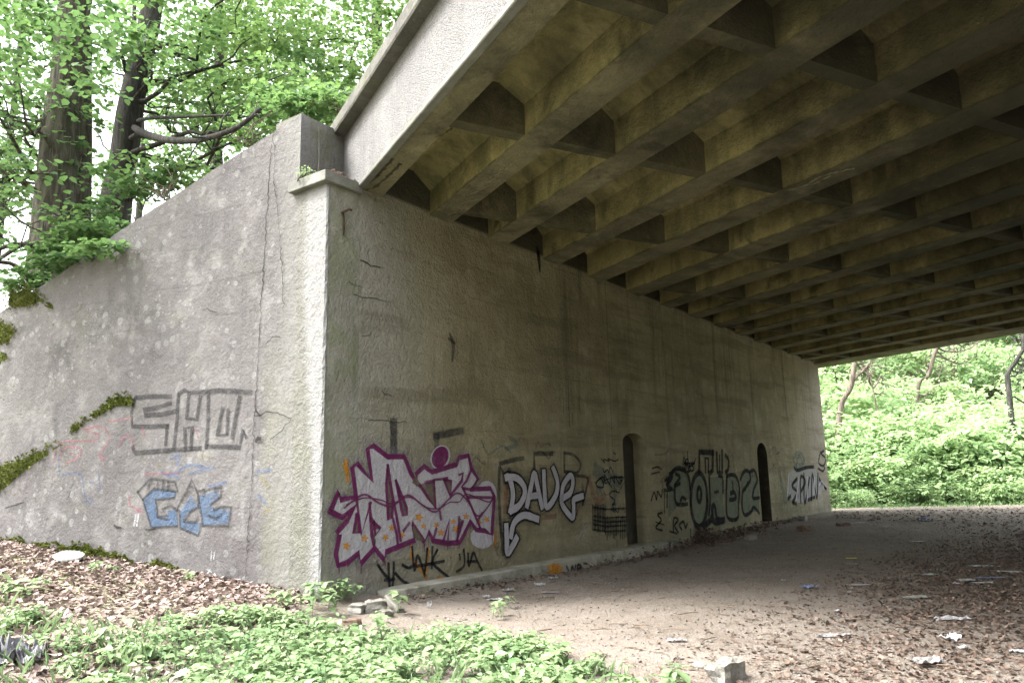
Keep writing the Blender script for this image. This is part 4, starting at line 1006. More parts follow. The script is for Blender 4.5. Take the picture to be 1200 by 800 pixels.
tree('tree', 'dark leaning tree with a long curved bough over the wing wall', [
    ([b0, at(142, 200, 19.5), at(156, 110, 19.4), at(172, 40, 19.5), t0, t0 + np.array([1.5, 0, 5])], [.34, .31, .28, .27, .23, .14])], B_DARK,
    [(at(215, 70, 18.5), (3.2, 2.6, 2.2), 125, .5), (at(300, 60, 17.5), (2.7, 2.2, 1.9), 100, .85), (at(250, 155, 21), (2.6, 1.5, 1.5), 70, .5), (at(200, -120, 19.5), (6, 5, 3), 150, .55), (at(330, 115, 16), (1.6, 1.0, .9), 34, .8)],
    L_TREE, limbs=22, boughs=[([(157, 149, 19.6), (166, 155, 17.2), (190, 163, 15.2), (220, 165, 14.0), (250, 160, 13.3), (280, 148, 12.9), (306, 127, 12.7)], .085, .035), ([(160, 143, 19.6), (172, 139, 17.6), (215, 137, 15.4), (270, 135, 14.6)], .05, .02)], extra_limbs=[ (at(150, 85, 19.4), at(128, 52, 18.6), .06, .02, .2, 0.0)])
b0 = at(254, 200, 24); t0 = at(258, -30, 24)
tree('tree', 'slender straight tree standing behind the middle of the wing wall', [([b0, at(256, 100, 24), t0, t0 + np.array([0, 0, 4])], [.15, .14, .12, .07])], B_DARK,
    [(at(255, 20, 23.5), (3.5, 3, 3), 120, .65), (at(270, 150, 23.5), (3.0, 2.2, 1.8), 75, .7), (at(255, -110, 24), (4.5, 4, 2.5), 70, .6)], L_TREE, limbs=14, limb_r=.035)
b0 = at(445, 240, 22); t0 = at(440, -40, 22)
tree('tree', 'leafy tree beyond the parapet between the wing wall and the deck edge', [([b0, at(443, 100, 22), t0, t0 + np.array([0, 0, 4])], [.2, .18, .15, .08])], B_DARK,
    [(at(400, 60, 19.5), (3.0, 2.6, 2.6), 120, .7), (at(360, 30, 20.5), (2.6, 2.2, 2.2), 90, .85), (at(460, 10, 20), (2.3, 2.0, 1.6), 60, 1.0), (at(380, 120, 18.5), (2.2, 1.3, .8), 45, .6), (at(430, -100, 22), (6, 4, 3), 80, .7)], L_TREE, limbs=18, limb_r=.04)
b0 = at(-40, 330, 22)
tree('tree', 'shaded tree at the left edge with drooping boughs', [([b0, at(-35, 200, 22), at(-20, 60, 22), at(-10, -60, 22)], [.2, .18, .15, .1])], B_DARK,
    [(at(20, 110, 21), (2.2, 2.0, 2.2), 46, .3), (at(-20, 220, 20), (1.5, 1.5, 1.3), 26, .15), (at(10, 215, 20.5), (.9, .9, .9), 12, .2)], L_TREE, limbs=16, limb_r=.035,
    extra_limbs=[(at(-20, 60, 22), at(45, 115, 19), .05, .015, .2, .05), (at(-30, 160, 22), at(25, 200, 19.5), .04, .012, .3, .1)])
for k, (px, py, D, rx, n_, tn) in enumerate([(40, 215, 34, 4.5, 60, .35), (160, 210, 32, 4.5, 90, .6), (250, 130, 36, 5, 110, .8), (150, 60, 36, 6, 90, .6), (20, 40, 38, 6, 70, .4), (340, 90, 34, 5, 90, .8)]):
    c = at(px, py, D); z0 = 5.0
    tree('tree', ['far pale tree low behind the twin-stemmed tree', 'far leafy tree showing between the two big trunks', 'far yellow-green tree behind the middle of the wing wall', 'far tall tree crown above the leaning trunk', 'far tree crown in the upper left corner', 'far bright tree crown near the top of the wing wall'][k],
         [([(c[0], c[1], z0), (c[0] + .2, c[1], c[2]), (c[0], c[1], c[2] + 3)], [.16, .12, .05])], B_DARK, [(c, (rx, rx * .8, rx * .62), n_, tn)], L_TREE, group='trees behind the embankment', limbs=8, leaf=.19, per=20, rad=.8, shape='quad', limb_r=.04)

# bushes and saplings along the top of the wing wall
def bush(name, label, base, blobs, mat, leaf=.09, per=16, rad=.3, group=None, shape='lobed', stems=8, cat='bush', up_=0.25):
    base = np.array(base, float); t = empty(name, base, label=label, cat=cat, group=group)
    C, tn = [], []
    for c, r, k, q in blobs:
        d_ = NR.normal(0, 1, (k, 3)); d_ /= np.linalg.norm(d_, axis=1)[:, None]; d_ *= (NR.random(k) ** .4)[:, None]
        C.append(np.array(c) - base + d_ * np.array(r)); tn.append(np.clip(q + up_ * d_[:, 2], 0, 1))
    C = np.concatenate(C); tn = np.concatenate(tn)
    mb = MB()
    for j in NR.permutation(len(C))[:stems]: limb(mb, (NR.normal(0, .08), NR.normal(0, .08), -.05), C[j], .012, .004, .35, 6, -.05, 5)
    link('stems', mb.mesh('stems', True), B_PALE, t, kind='stuff')
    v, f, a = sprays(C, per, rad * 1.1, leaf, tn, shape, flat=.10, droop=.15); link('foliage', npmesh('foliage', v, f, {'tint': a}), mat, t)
    return t
def onwing(px, py, y=.3): 
    q = F_WING @ hit(px, py, F_WING, I_WING, y); return np.array(q)
bush('sapling', 'layered maple sapling spilling over the sloping top of the wing wall', onwing(90, 300, .6), [
    (onwing(112, 240, .35), (.55, .4, .05), 12, .5), (onwing(100, 254, .3), (.65, .45, .06), 16, .5), (onwing(118, 266, .1), (.7, .4, .06), 16, .45), (onwing(88, 276, .1), (.75, .45, .07), 20, .4), (onwing(70, 290, .0), (.75, .4, .08), 22, .35),
    (onwing(125, 288, -.3), (.62, .22, .05), 14, .45), (onwing(62, 306, -.1), (.6, .3, .08), 18, .35), (onwing(95, 298, -.1), (.5, .25, .06), 10, .3)], L_TREE, leaf=.095, rad=.26, per=15)
bush('sapling', 'low sprawling sapling at the left end of the wing wall top', onwing(20, 345, .5), [(onwing(38, 318, 0), (.5, .3, .08), 16, .35), (onwing(22, 332, .1), (.55, .3, .09), 16, .35), (onwing(5, 335, .3), (.45, .4, .1), 10, .3)], L_TREE, leaf=.085, rad=.25, per=14)
bush('sapling', 'thin sapling with level leaves behind the wing wall below the curved bough', onwing(190, 230, .9), [(onwing(170, 205, 1.3), (.9, .6, .5), 34, .55), (onwing(205, 200, 1.6), (.6, .4, .2), 12, .65)], L_TREE, leaf=.11, rad=.35)
bush('bush', 'bright bush behind the upper slope of the wing wall', onwing(285, 165, 1.0), [(onwing(292, 158, 1.6), (.6, .5, .18), 18, .85), (onwing(325, 120, 1.9), (.7, .5, .3), 24, .7)], L_TREE, leaf=.10, rad=.3)
bush('bush', 'sprays of leaves overhanging the parapet end above the capital', onwing(400, 128, 1.6), [(onwing(385, 118, 1.6), (.8, .5, .3), 30, .65), (onwing(350, 118, 1.5), (.6, .4, .25), 20, .6)], L_TREE, leaf=.10, rad=.3)

# ------------------------------------------------------------------ beyond the far opening: slope with undergrowth and thin trees
templates = []
for k in range(6):
    b = 1500; nb = 9
    C = np.stack([NR.normal(0, .75, 120), NR.normal(0, .75, 120), .25 + 1.7 * NR.random(120) ** .8], 1)
    C[:, :2] *= (1.25 - .35 * (C[:, 2:] / 2.0))
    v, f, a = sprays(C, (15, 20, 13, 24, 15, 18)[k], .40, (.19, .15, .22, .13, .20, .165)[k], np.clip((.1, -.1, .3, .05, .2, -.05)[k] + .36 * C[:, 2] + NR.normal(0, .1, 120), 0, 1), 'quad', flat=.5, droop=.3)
    mb = MB()
    for j in range(10): limb(mb, (NR.normal(0, .12), NR.normal(0, .12), -.1), C[j * 3], .016, .005, .3, 6, 0, 5)
    templates.append((npmesh('foliage', v, f, {'tint': a}), mb.mesh('stems', True)))
LAB = 'leafy green shrub in the undergrowth beyond the far opening'
def shrub(x, y, s, k, zs=1.0, label=LAB, group='shrubs beyond the underpass'):
    t = empty('shrub', (x, y, ground_h(x, y) - .05), label=label, cat='shrub', group=group)
    t.scale = (s, s, s * zs); t.rotation_euler = (0, 0, rnd.uniform(0, 6.28))
    link('foliage', templates[k % 6][0], L_FAR, t); link('stems', templates[k % 6][1], B_PALE, t)
FAR_END = F_WALL @ Vector((S_END, 0, 0))
n_ = 0
for row, (dist, step, s0, s1) in enumerate([(.45, 1.0, .38, .6), (1.5, 1.3, .75, 1.1), (2.8, 1.5, 1.2, 1.7), (5.0, 1.8, 1.6, 2.2), (8.2, 2.3, 1.7, 2.2), (11.5, 2.9, 1.4, 1.8), (15.5, 3.4, 1.6, 2.0), (20.5, 3.9, 1.8, 2.3), (27, 4.6, 2.0, 2.6), (34, 5.4, 2.2, 2.8)]):
    x = 9.5 - row * .2
    while x < 27 + row * 3.4:
        y = 33.2 + dist + rnd.uniform(-.7, .7) + .10 * (18 - x)
        q_ = 0 if row < 2 else 1 if row < 5 else 2
        shrub(x + rnd.uniform(-.4, .4), y, rnd.uniform(s0, s1), n_, rnd.uniform(.8, 1.1), ('low leafy shrub along the foot of the slope beyond the far opening', 'tall leafy shrub on the lower slope beyond the far opening', 'leafy shrub high on the bright slope beyond the far opening')[q_],
              ('low shrubs at the foot of the far slope', 'shrubs on the lower far slope', 'shrubs high on the far slope')[q_]); n_ += 1
        x += step * rnd.uniform(.75, 1.2)
def far_tree(label, pts, rads, D, crown_px, barkm=B_PALE, extra=(), k=60, tn=.6):
    P = [at(px, py, D) for px, py in pts]; g0 = P[0].copy(); g0[2] = min(g0[2], ground_h(g0[0], g0[1]))
    top = P[-1] + (P[-1] - P[-2]) / np.linalg.norm(P[-1] - P[-2]) * 3.2
    cr = [(at(px, py, D + dd), (r, r, r * .55), n, t_) for px, py, dd, r, n, t_ in crown_px] + [(top, (2.0, 2.0, 1), 14, .6)]
    tree('tree', label, [([g0] + P[1:] + [top], list(rads) + [rads[-1] * .6])], barkm, cr, L_FAR, limbs=12, leaf=.15, per=20, rad=.6, shape='quad', limb_r=.04, flare=.3,
         extra_limbs=[(at(*a, D), at(*b, D), r0, r1, .12, 0) for a, b, r0, r1 in extra])
far_tree('forked pale sapling right beside the end of the tunnel wall', [(975, 520), (984, 485), (996, 455), (1001, 430), (1003, 412)], [.13, .14, .14, .12, .11], 40, [(1030, 400, 3, 2.2, 18, .7)], extra=[((998, 448), (1020, 424), .09, .06)])
far_tree('leaning pale tree in the middle of the far opening', [(1062, 474), (1076, 455), (1088, 440), (1094, 418), (1102, 400)], [.09, .10, .11, .11, .10], 46, [(1090, 440, 4, 2.4, 12, .7), (1150, 400, 3, 2.6, 26, .6)], extra=[((1086, 445), (1088, 425), .05, .03)])
far_tree('short thick stump-like trunk seen through pale leaves', [(1118, 445), (1118, 425), (1119, 400)], [.22, .2, .18], 54, [(1130, 395, 2, 3, 30, .6)])
far_tree('dark crooked tree near the right edge of the far opening', [(1180, 474), (1182, 455), (1181, 438), (1190, 424), (1202, 405)], [.12, .12, .12, .11, .10], 43, [(1215, 425, 2, 1.8, 18, .5)], B_DARK, extra=[((1199, 412), (1199, 392), .10, .09), ((1198, 398), (1182, 395), .05, .03)])
far_tree('thin slanting stem beside the forked sapling', [(1030, 466), (1022, 450), (1012, 430)], [.04, .035, .03], 43, [(1025, 440, 4, 1.8, 10, .8)])
for k, (px, py, D, r, n_2, tn) in enumerate([(1000, 415, 66, 6, 90, .8), (1060, 410, 70, 7, 100, .8), (1130, 405, 64, 7, 110, .6), (1210, 390, 60, 7, 120, .6), (1270, 395, 66, 8, 110, .6), (940, 400, 75, 9, 110, .8)]):
    c = at(px, py, D); zg = ground_h(c[0], c[1])
    tree('tree', 'distant tree crown on the slope beyond the bridge', [([(c[0], c[1], zg), (c[0], c[1], c[2]), (c[0], c[1], c[2] + 4)], [.22, .17, .08])], B_PALE,
         [(c + np.array([0, 0, 1.5]), (r, r, r * .75), n_2, tn)], L_FAR, group='distant trees beyond the bridge', limbs=8, leaf=.30, per=20, rad=1.2, shape='quad')

# grassy fringe at the foot of the far slope
pts = []
for _ in range(1700):
    x = rnd.uniform(8, 30); y = 32.7 + rnd.gauss(0, .8) + .10 * (18 - x); pts.append((x, y, ground_h(x, y)))
n_2 = len(pts); v, f, a = leaf_cloud(pts, NR.random(n_2) * 6.28, NR.uniform(.5, 1.4, n_2), NR.normal(0, .3, n_2), NR.uniform(.06, .26, n_2), NR.random(n_2), wid=.3)
link('grass_fringe', npmesh('grass_fringe', v, f, {'tint': a}), L_TREE, kind='stuff', label='low yellow-green weeds at the edge of the far slope')

# ------------------------------------------------------------------ foreground ground cover
def inpoly(P, poly):
    x, y = P[:, 0], P[:, 1]; c = np.zeros(len(P), bool); n = len(poly)
    for i in range(n):
        (x0, y0), (x1, y1) = poly[i], poly[(i + 1) % n]
        k = ((y0 > y) != (y1 > y)) & (x < (x1 - x0) * (y - y0) / (y1 - y0 + 1e-12) + x0); c ^= k
    return c
def gpoly(pix): return [tuple(gpt(a, b)[:2]) for a, b in pix]
def scatter(poly, n):
    a = np.array(poly); lo, hi = a.min(0), a.max(0); out = np.zeros((0, 2))
    while len(out) < n:
        q = lo + (hi - lo) * NR.random((n * 2, 2)); out = np.concatenate([out, q[inpoly(q, poly)]])
    return out[:n]
COVER = gpoly([(-160, 712), (0, 706), (60, 735), (130, 742), (200, 730), (290, 722), (340, 732), (400, 746), (470, 756), (520, 754), (570, 750), (640, 768), (700, 786), (770, 812), (800, 870), (640, 1250), (-300, 1250), (-300, 760)])
Q = scatter(COVER, 4600)
keep = np.array([noise.noise(Vector((x * .85, y * .85, 3))) + .35 * noise.noise(Vector((x * 2.4, y * 2.4, 1))) + .42 * sm(x, -4.4, -1.6) > rnd.uniform(-.02, .34) for x, y in Q]); Q = Q[keep]
Q = Q[np.hypot(Q[:, 0], Q[:, 1]) > 2.6]; fb = gpt(22, 778); Q = Q[np.hypot(Q[:, 0] - fb[0], (Q[:, 1] - fb[1] + .15) * .8) > .42]
def balsam(points, hmin, hmax, leaf, wh=(1, 2)):
    parts = []; stems = MB()
    Pl, yaw, pit, siz, tn = [], [], [], [], []
    for x, y in points:
        z = ground_h(x, y); h = rnd.uniform(hmin, hmax); pl_ = rnd.choice((.55, .8, 1.0, 1.0, 1.35)); lx, ly = rnd.gauss(0, .05), rnd.gauss(0, .05); t0 = rnd.random()
        stems.tube([(x, y, z - .02), (x + lx * .5, y + ly * .5, z + h * .55), (x + lx, y + ly, z + h)], [.004, .0035, .002], 4, False)
        for tier in range(rnd.randint(*wh)):
            zz = z + h * (1 - .30 * tier); k = rnd.randint(5, 7); a0 = rnd.random() * 6.28
            for j in range(k):
                a = a0 + j * 6.28 / k + rnd.gauss(0, .2)
                Pl.append((x + lx - .02 * math.sin(a), y + ly + .02 * math.cos(a), zz + rnd.gauss(0, .012))); yaw.append(a)
                pit.append(rnd.gauss(-.05, .28)); siz.append(leaf * pl_ * rnd.uniform(.55, 1.25) * (1 - .12 * tier)); tn.append(min(1, max(0, t0 + rnd.gauss(0, .15))))
    n = len(Pl); v, f, a = leaf_cloud(Pl, np.array(yaw), np.array(pit), NR.normal(0, .25, n), np.array(siz), np.array(tn), wid=.58, shape='ovate')
    return v, f, a, stems
v, f, a, st = balsam(Q, .05, .19, .088)
gc = link('ground_cover', npmesh('ground_cover', v, f, {'tint': a}), L_BALSAM, kind='stuff', label='carpet of pale green balsam leaves in the foreground')
link('stems', st.mesh('stems'), L_BALSAM, gc, kind='stuff')
def plant(label, px, py, n, h, leaf, spread=.10):
    P = gpt(px, py); t = empty('balsam_plant', (0, 0, 0), label=label, cat='plant')
    v, f, a, st = balsam([(P[0] + rnd.gauss(0, spread), P[1] + rnd.gauss(0, spread)) for _ in range(n)], h * .6, h, leaf, (2, 3))
    link('foliage', npmesh('foliage', v, f, {'tint': a}), L_BALSAM, t); link('stems', st.mesh('stems'), L_BALSAM, t, kind='stuff')
plant('tall leafy weed against the foot of the pilaster', 352, 716, 6, .36, .15, .16)
plant('leafy weed right of the pilaster foot beside broken concrete', 398, 704, 7, .26, .12, .14)
plant('single upright weed in front of the end of the footing ledge', 476, 726, 1, .34, .13)
plant('two weeds standing by the broken ledge end', 448, 742, 3, .22, .12)
plant('small weed growing from bare earth beyond the ground cover', 575, 724, 3, .24, .10)
plant('tiny lone seedling on the earth near the ledge', 588, 716, 1, .22, .08)
plant('dark weed at the left edge among dead leaves', 24, 700, 6, .2, .12, .2)
plant('small weed growing beside the white lid', 118, 668, 3, .12, .09, .15)
plant('seedling sprouting from the dead leaves left of the pilaster', 215, 682, 1, .12, .09)
plant('sparse weed at the right tip of the ground cover', 790, 800, 3, .2, .12, .12)

Qg = scatter(COVER, 2600); Qg = Qg[np.hypot(Qg[:, 0], Qg[:, 1]) > 3]; n_2 = len(Qg)
v, f, a = leaf_cloud([(x, y, ground_h(x, y)) for x, y in Qg], NR.random(n_2) * 6.28, NR.uniform(.7, 1.5, n_2), NR.normal(0, .3, n_2), NR.uniform(.08, .26, n_2), NR.random(n_2) * .7, wid=.07)
link('grass_blades', npmesh('grass_blades', v, f, {'tint': a}), L_BALSAM, kind='stuff', label='thin grass blades among the balsam leaves')

# ------------------------------------------------------------------ dead leaves
def litter(pts, smin, smax, dz=.03):
    n = len(pts); P = np.array([(x, y, ground_h(x, y) + .004 + dz * rnd.random() ** 2) for x, y in pts])
    t = NR.random(n) ** 1.2
    return leaf_cloud(P, NR.random(n) * 6.28, NR.normal(0, .35, n), NR.normal(0, .35, n), NR.uniform(smin, smax, n), t, shape='dead')
Q = []
while len(Q) < 19000:
    x, y = rnd.uniform(-9.5, 2.6), -rnd.random() ** 1.25 * 7.5
    if y > -.03 or (x > .6 and y > -.5 - .9 * (x - .6)): continue
    if noise.noise(Vector((x * .7, y * .7, 11))) + .9 * sm(y, -3.2, -.6) + .35 < rnd.random() * .8: continue
    q = F_WING @ Vector((x, y, 0)); Q.append((q.x, q.y))
v, f, a = litter(Q, .05, .125, .05)
link('leaf_litter', npmesh('leaf_litter', v, f, {'tint': a}), L_LITTER, kind='stuff', label='thick pinkish brown dead leaves in front of the wing wall')
RIGHT = gpoly([(560, 900), (690, 800), (790, 740), (900, 705), (990, 660), (1090, 632), (1300, 612), (1700, 640), (1700, 1100), (700, 1200)])
Q = scatter(RIGHT, 52000)
dens = np.array([.50 + .9 * noise.noise(Vector((x * .6, y * .6, 7))) + .5 * sm(x, .5, 5) for x, y in Q]); rp = np.array(RIGHT[:8]); sd_ = np.full(len(Q), 1e9)
for (ax, ay), (bx, by) in zip(rp[:-1], rp[1:]):
    L2 = (bx - ax) ** 2 + (by - ay) ** 2; tt = np.clip(((Q[:, 0] - ax) * (bx - ax) + (Q[:, 1] - ay) * (by - ay)) / L2, 0, 1)
    sd_ = np.minimum(sd_, np.hypot(Q[:, 0] - ax - tt * (bx - ax), Q[:, 1] - ay - tt * (by - ay)))
Q = Q[dens * (.07 + 1.7 * np.clip(sd_ / 3.6, 0, 1) ** 1.2) > NR.random(len(Q)) * 1.05]
SPARSE = gpoly([(470, 740), (700, 672), (900, 625), (985, 602), (1300, 600), (1600, 700), (1500, 1100), (640, 1100)])
Q2 = scatter(SPARSE, 15000)
EDGE = gpoly([(975, 600), (1300, 592), (1500, 600), (1500, 625), (1180, 640), (1100, 615), (980, 608)]); Q3 = scatter(EDGE, 2600)
Q4 = []
for _ in range(1200):
    s = rnd.uniform(.9, 19.5); q = F_WALL @ Vector((s, -.33 - abs(rnd.gauss(0, .16 + .12 * sm(s, 9, 15))), 0)); Q4.append((q.x, q.y))
va = [litter(Q, .025, .085, .02), litter(Q2, .012, .045, .01), litter(Q3, .06, .12, .03), litter(Q4, .04, .09, .08)]
v, f, a = merge(va)
link('leaf_litter', npmesh('leaf_litter', v, f, {'tint': a}), L_LITTER2, kind='stuff', label='damp brown dead leaves scattered over the underpass floor')
# pebbles and crumbs of mortar
V_, F_ = [], []
oct_ = np.array([(1, 0, 0), (-1, 0, 0), (0, 1, 0), (0, -1, 0), (0, 0, 1), (0, 0, -1)], float); of = np.array([(0, 2, 4), (2, 1, 4), (1, 3, 4), (3, 0, 4), (2, 0, 5), (1, 2, 5), (3, 1, 5), (0, 3, 5)])
Q = np.concatenate([scatter(SPARSE, 3800), scatter(gpoly([(430, 700), (520, 700), (640, 680), (900, 625), (960, 600), (1040, 604), (900, 640), (640, 720), (480, 728)]), 900)])
parts = []
for i, (x, y) in enumerate(Q):
    s = rnd.uniform(.006, .022); vv = oct_ * np.array([s * rnd.uniform(.7, 1.4), s * rnd.uniform(.7, 1.4), s * .6]); c_, s_ = math.cos(i), math.sin(i)
    vv = np.stack([vv[:, 0] * c_ - vv[:, 1] * s_, vv[:, 0] * s_ + vv[:, 1] * c_, vv[:, 2]], 1) + (x, y, ground_h(x, y) + s * .3); V_.append(vv); F_.append(of + 6 * i)
link('pebbles', npmesh('pebbles', np.concatenate(V_), np.concatenate(F_)), M_STONE, kind='stuff', label='small pebbles and crumbs on the earth floor')
# fallen twigs
mb = MB()
for (px, py) in [(rnd.uniform(520, 1190), rnd.uniform(625, 790)) for _ in range(150)]:
    P = gpt(px, py); a_ = rnd.random() * 6.28; L = rnd.uniform(.06, .32); z = P[2] + .02
    mb.tube([(P[0], P[1], z), (P[0] + L * .5 * math.cos(a_) + .02, P[1] + L * .5 * math.sin(a_), z + rnd.uniform(0, .02)), (P[0] + L * math.cos(a_), P[1] + L * math.sin(a_), z)], [.006, .006, .003], 4, False)
link('fallen_twigs', mb.mesh('fallen_twigs'), M_WOOD, kind='stuff', label='thin fallen twigs lying about the earth floor')

# ------------------------------------------------------------------ moss on the wing wall
def moss(label, outline, y0=0.0, F=F_WING, I=I_WING, n=900, th=.05, size=.035):
    P = [hit(a, b, F, I, y0) for a, b in outline]; poly = [(p.x, p.z) for p in P]
    pc_ = np.mean(poly, 0); poly2 = [tuple(pc_ + (np.array(a) - pc_) * 1.18) for a in poly]; poly = [tuple(pc_ + (np.array(a) - pc_) * .82) for a in poly]; P = None
    q = scatter(poly2, n); c = q.mean(0)
    edge = np.array([min(math.hypot(x - a, z - b) for a, b in poly) for x, z in q])
    bump_ = np.array([noise.noise(Vector((x * 9, z * 9, 2))) for x, z in q])
    k = NR.random(n) > .05; k &= bump_ > np.where(inpoly(q, poly), -.6, -.05); q, edge, bump_ = q[k], edge[k], bump_[k]; m_ = len(q)
    dep = y0 - .004 - th * np.clip(edge * 5, .15, 1) * (.5 + .5 * NR.random(m_)) * (1 + .5 * bump_)
    v, f, a = leaf_cloud(np.stack([q[:, 0], dep, q[:, 1]], 1), NR.normal(np.pi, .9, m_), NR.normal(.3, .7, m_), NR.normal(0, .6, m_), size * NR.uniform(.6, 1.5, m_), np.clip(NR.random(m_) * .8 + bump_ * .4, 0, 1), wid=.8)
    # cushion below the tufts
    cv = [(p[0], y0 - .002, p[1]) for p in poly]; ce = (c[0], y0 - th * .7, c[1])
    t = empty('moss_cushion', M=F, label=label, cat='moss', group='moss cushions on the wing wall')
    link('cushion', pymesh('cushion', cv + [ce], [(i, (i + 1) % len(cv), len(cv)) for i in range(len(cv))], True), M_MOSSB, t)
    link('tufts', npmesh('tufts', v, f, {'tint': a}), L_MOSS, t, kind='stuff')
M_MOSSB = simple('moss_mat', (.03, .038, .012), (.075, .085, .02), 30, .95, .1, .01)
moss('dark moss cushion under the sapling at the top of the wing wall', [(8, 345), (30, 335), (48, 345), (55, 352), (40, 358), (20, 362), (5, 360)])
moss('round bright moss cushion at the left picture edge', [(-14, 378), (0, 374), (14, 380), (19, 392), (12, 402), (-2, 405), (-14, 402)])
moss('tiny moss cushion right of the top moss', [(54, 354), (62, 356), (63, 362), (56, 362)], n=60)
moss('long sloping moss band at the left edge above the ground', [(-30, 560), (0, 543), (22, 537), (45, 527), (62, 521), (68, 525), (52, 537), (35, 548), (20, 560), (8, 572), (-6, 582), (-30, 598)], n=2200)
moss('moss cushion beside the faded grey letters', [(100, 488), (118, 478), (130, 465), (145, 462), (156, 466), (152, 476), (138, 475), (122, 484), (108, 492)], n=700, th=.035)
moss('small moss cushion left of the faded letters', [(82, 502), (92, 494), (98, 496), (92, 504), (84, 508)], n=160, th=.03)
moss('small dark moss speck low on the left edge of the wall', [(-10, 415), (8, 412), (12, 420), (0, 426), (-10, 424)], n=120, th=.03)
moss('long moss bank along the foot of the wing wall', [(60, 640), (78, 637), (100, 638), (122, 644), (140, 648), (156, 656), (158, 662), (140, 662), (110, 656), (85, 650), (66, 648)], n=1700, th=.10, size=.045)
moss('moss bank at the wall foot further right', [(172, 662), (186, 656), (200, 660), (212, 666), (215, 673), (200, 673), (184, 670)], n=500, th=.07, size=.04)
moss('low moss at the wall foot left of the lid', [(2, 630), (18, 628), (28, 632), (30, 640), (12, 640), (2, 637)], n=320, th=.06, size=.04)
moss('small moss clump at the wall foot left of the long bank', [(40, 636), (52, 635), (56, 642), (42, 643)], n=160, th=.05)

# debris, weeds and a dry stalk on the capital
TOP = 5.955
cd_ = []
for _ in range(330):
    s, y = rnd.uniform(-.02, .58), rnd.uniform(.0, .65); q = F_WALL @ Vector((s, y, TOP + .10 * math.exp(-((s - .25) / .22) ** 2) * rnd.random() ** .6 + .005)); cd_.append((q.x, q.y, q.z))
n_2 = len(cd_); v, f, a = leaf_cloud(cd_, NR.random(n_2) * 6.28, NR.normal(0, .5, n_2), NR.normal(0, .5, n_2), NR.uniform(.04, .10, n_2), NR.random(n_2), shape='dead')
link('leaf_debris', npmesh('leaf_debris', v, f, {'tint': a}), L_LITTER, kind='stuff', label='dead leaves and dirt heaped on the capital')
q = F_WALL @ Vector((.0, .45, TOP)); bush('weed', 'small weed growing on the left end of the capital', tuple(q), [((q.x, q.y, q.z + .12), (.12, .14, .10), 14, .7)], L_BALSAM, leaf=.05, per=7, rad=.08, shape='quad', stems=6, cat='plant')
mb = MB(); q0, q1 = F_WALL @ Vector((.30, .60, TOP)), F_WALL @ Vector((.33, .62, TOP + 1.0))
mb.tube([q0, (q0 + q1) / 2 + Vector((.02, 0, 0)), q1], [.009, .007, .003], 5); mb.tube([F_WALL @ Vector((.42, .60, TOP)), F_WALL @ Vector((.40, .6, TOP + .16)), F_WALL @ Vector((.345, .61, TOP + .33))], [.006, .005, .003], 5)
tag(link('dry_stalk', mb.mesh('dry_stalk'), M_STONE), 'thin dry stalk standing on the capital against the return wall', 'plant')

# ------------------------------------------------------------------ rubbish and rubble
def rubble(label, px, py, size, seed, mat, name='concrete_lump', cat='rubble', rot=0.0, tilt=(0, 0), sink=.25):
    P = gpt(px, py); rr_ = random.Random(seed); bm_v = []; n = 5
    V_ = []; F_ = []
    # a box subdivided and knocked about
    import bmesh
    bm = bmesh.new(); bmesh.ops.create_cube(bm, size=1.0); bmesh.ops.subdivide_edges(bm, edges=bm.edges[:], cuts=3, use_grid_fill=True)
    for v_ in bm.verts:
        c_ = v_.co.copy(); r = max(abs(c_.x), abs(c_.y), abs(c_.z)); l = c_.length
        c_ = c_ * (1 - .22 * max(0, l / r / .5 * .5 - 1.15)) if r > 0 else c_
        q = noise.noise(c_ * 2.3 + Vector((seed, 0, 0))) * .34 + noise.noise(c_ * 6 + Vector((0, seed, 0))) * .05
        c_ = c_ * (1 + q); v_.co = Vector((c_.x * size[0], c_.y * size[1], c_.z * size[2]))
    me = bpy.data.meshes.new(name); bm.to_mesh(me); bm.free()
    o = link(name, me, mat); o.location = (P[0], P[1], P[2] + size[2] * (.5 - sink)); o.rotation_euler = (tilt[0], tilt[1], rot)
    return tag(o, label, cat, 'broken concrete and bricks')
rubble('mossy concrete kerb stone at the bottom edge of the picture', 853, 796, (.36, .17, .20), 3, M_STONE, rot=.75)
rubble('flat pale stone beside the mossy kerb stone', 832, 781, (.30, .12, .05), 9, M_STONE, rot=-.5)
rubble('slanting slab of broken concrete leaning on the end of the ledge', 462, 714, (.34, .12, .08), 5, M_STONE, rot=2.3, tilt=(.25, -.45), sink=-.25)
rubble('pale concrete lump at the foot of the pilaster', 440, 716, (.28, .22, .18), 12, M_STONE, rot=.3)
rubble('low concrete lump left of the leaning slab', 420, 716, (.26, .2, .12), 15, M_STONE, rot=1.3)
rubble('small concrete chunk under the leaning slab', 452, 722, (.16, .14, .10), 19, M_STONE, rot=.9)
rubble('dark brick lying on the far part of the floor', 943, 622, (.34, .2, .19), 21, M_BRICK, 'brick', 'brick', .4)
rubble('brown lump of masonry near the second niche', 941, 610, (.34, .22, .2), 23, M_STONE, rot=1.0)
rubble('dark clod on the floor toward the far opening', 988, 616, (.34, .2, .12), 25, M_BRICK, rot=.2)
rubble('half-buried stone by the ledge under a leaf drift', 880, 632, (.3, .2, .14), 27, M_STONE, rot=.6)
rubble('dark piece of wood-coloured stone on the right floor', 896, 687 - 60, (.2, .12, .1), 31, M_BRICK, rot=1.2)
rubble('broken dark lump among leaves below the wing wall', 412, 733, (.22, .12, .1), 33, M_BRICK, rot=.2)

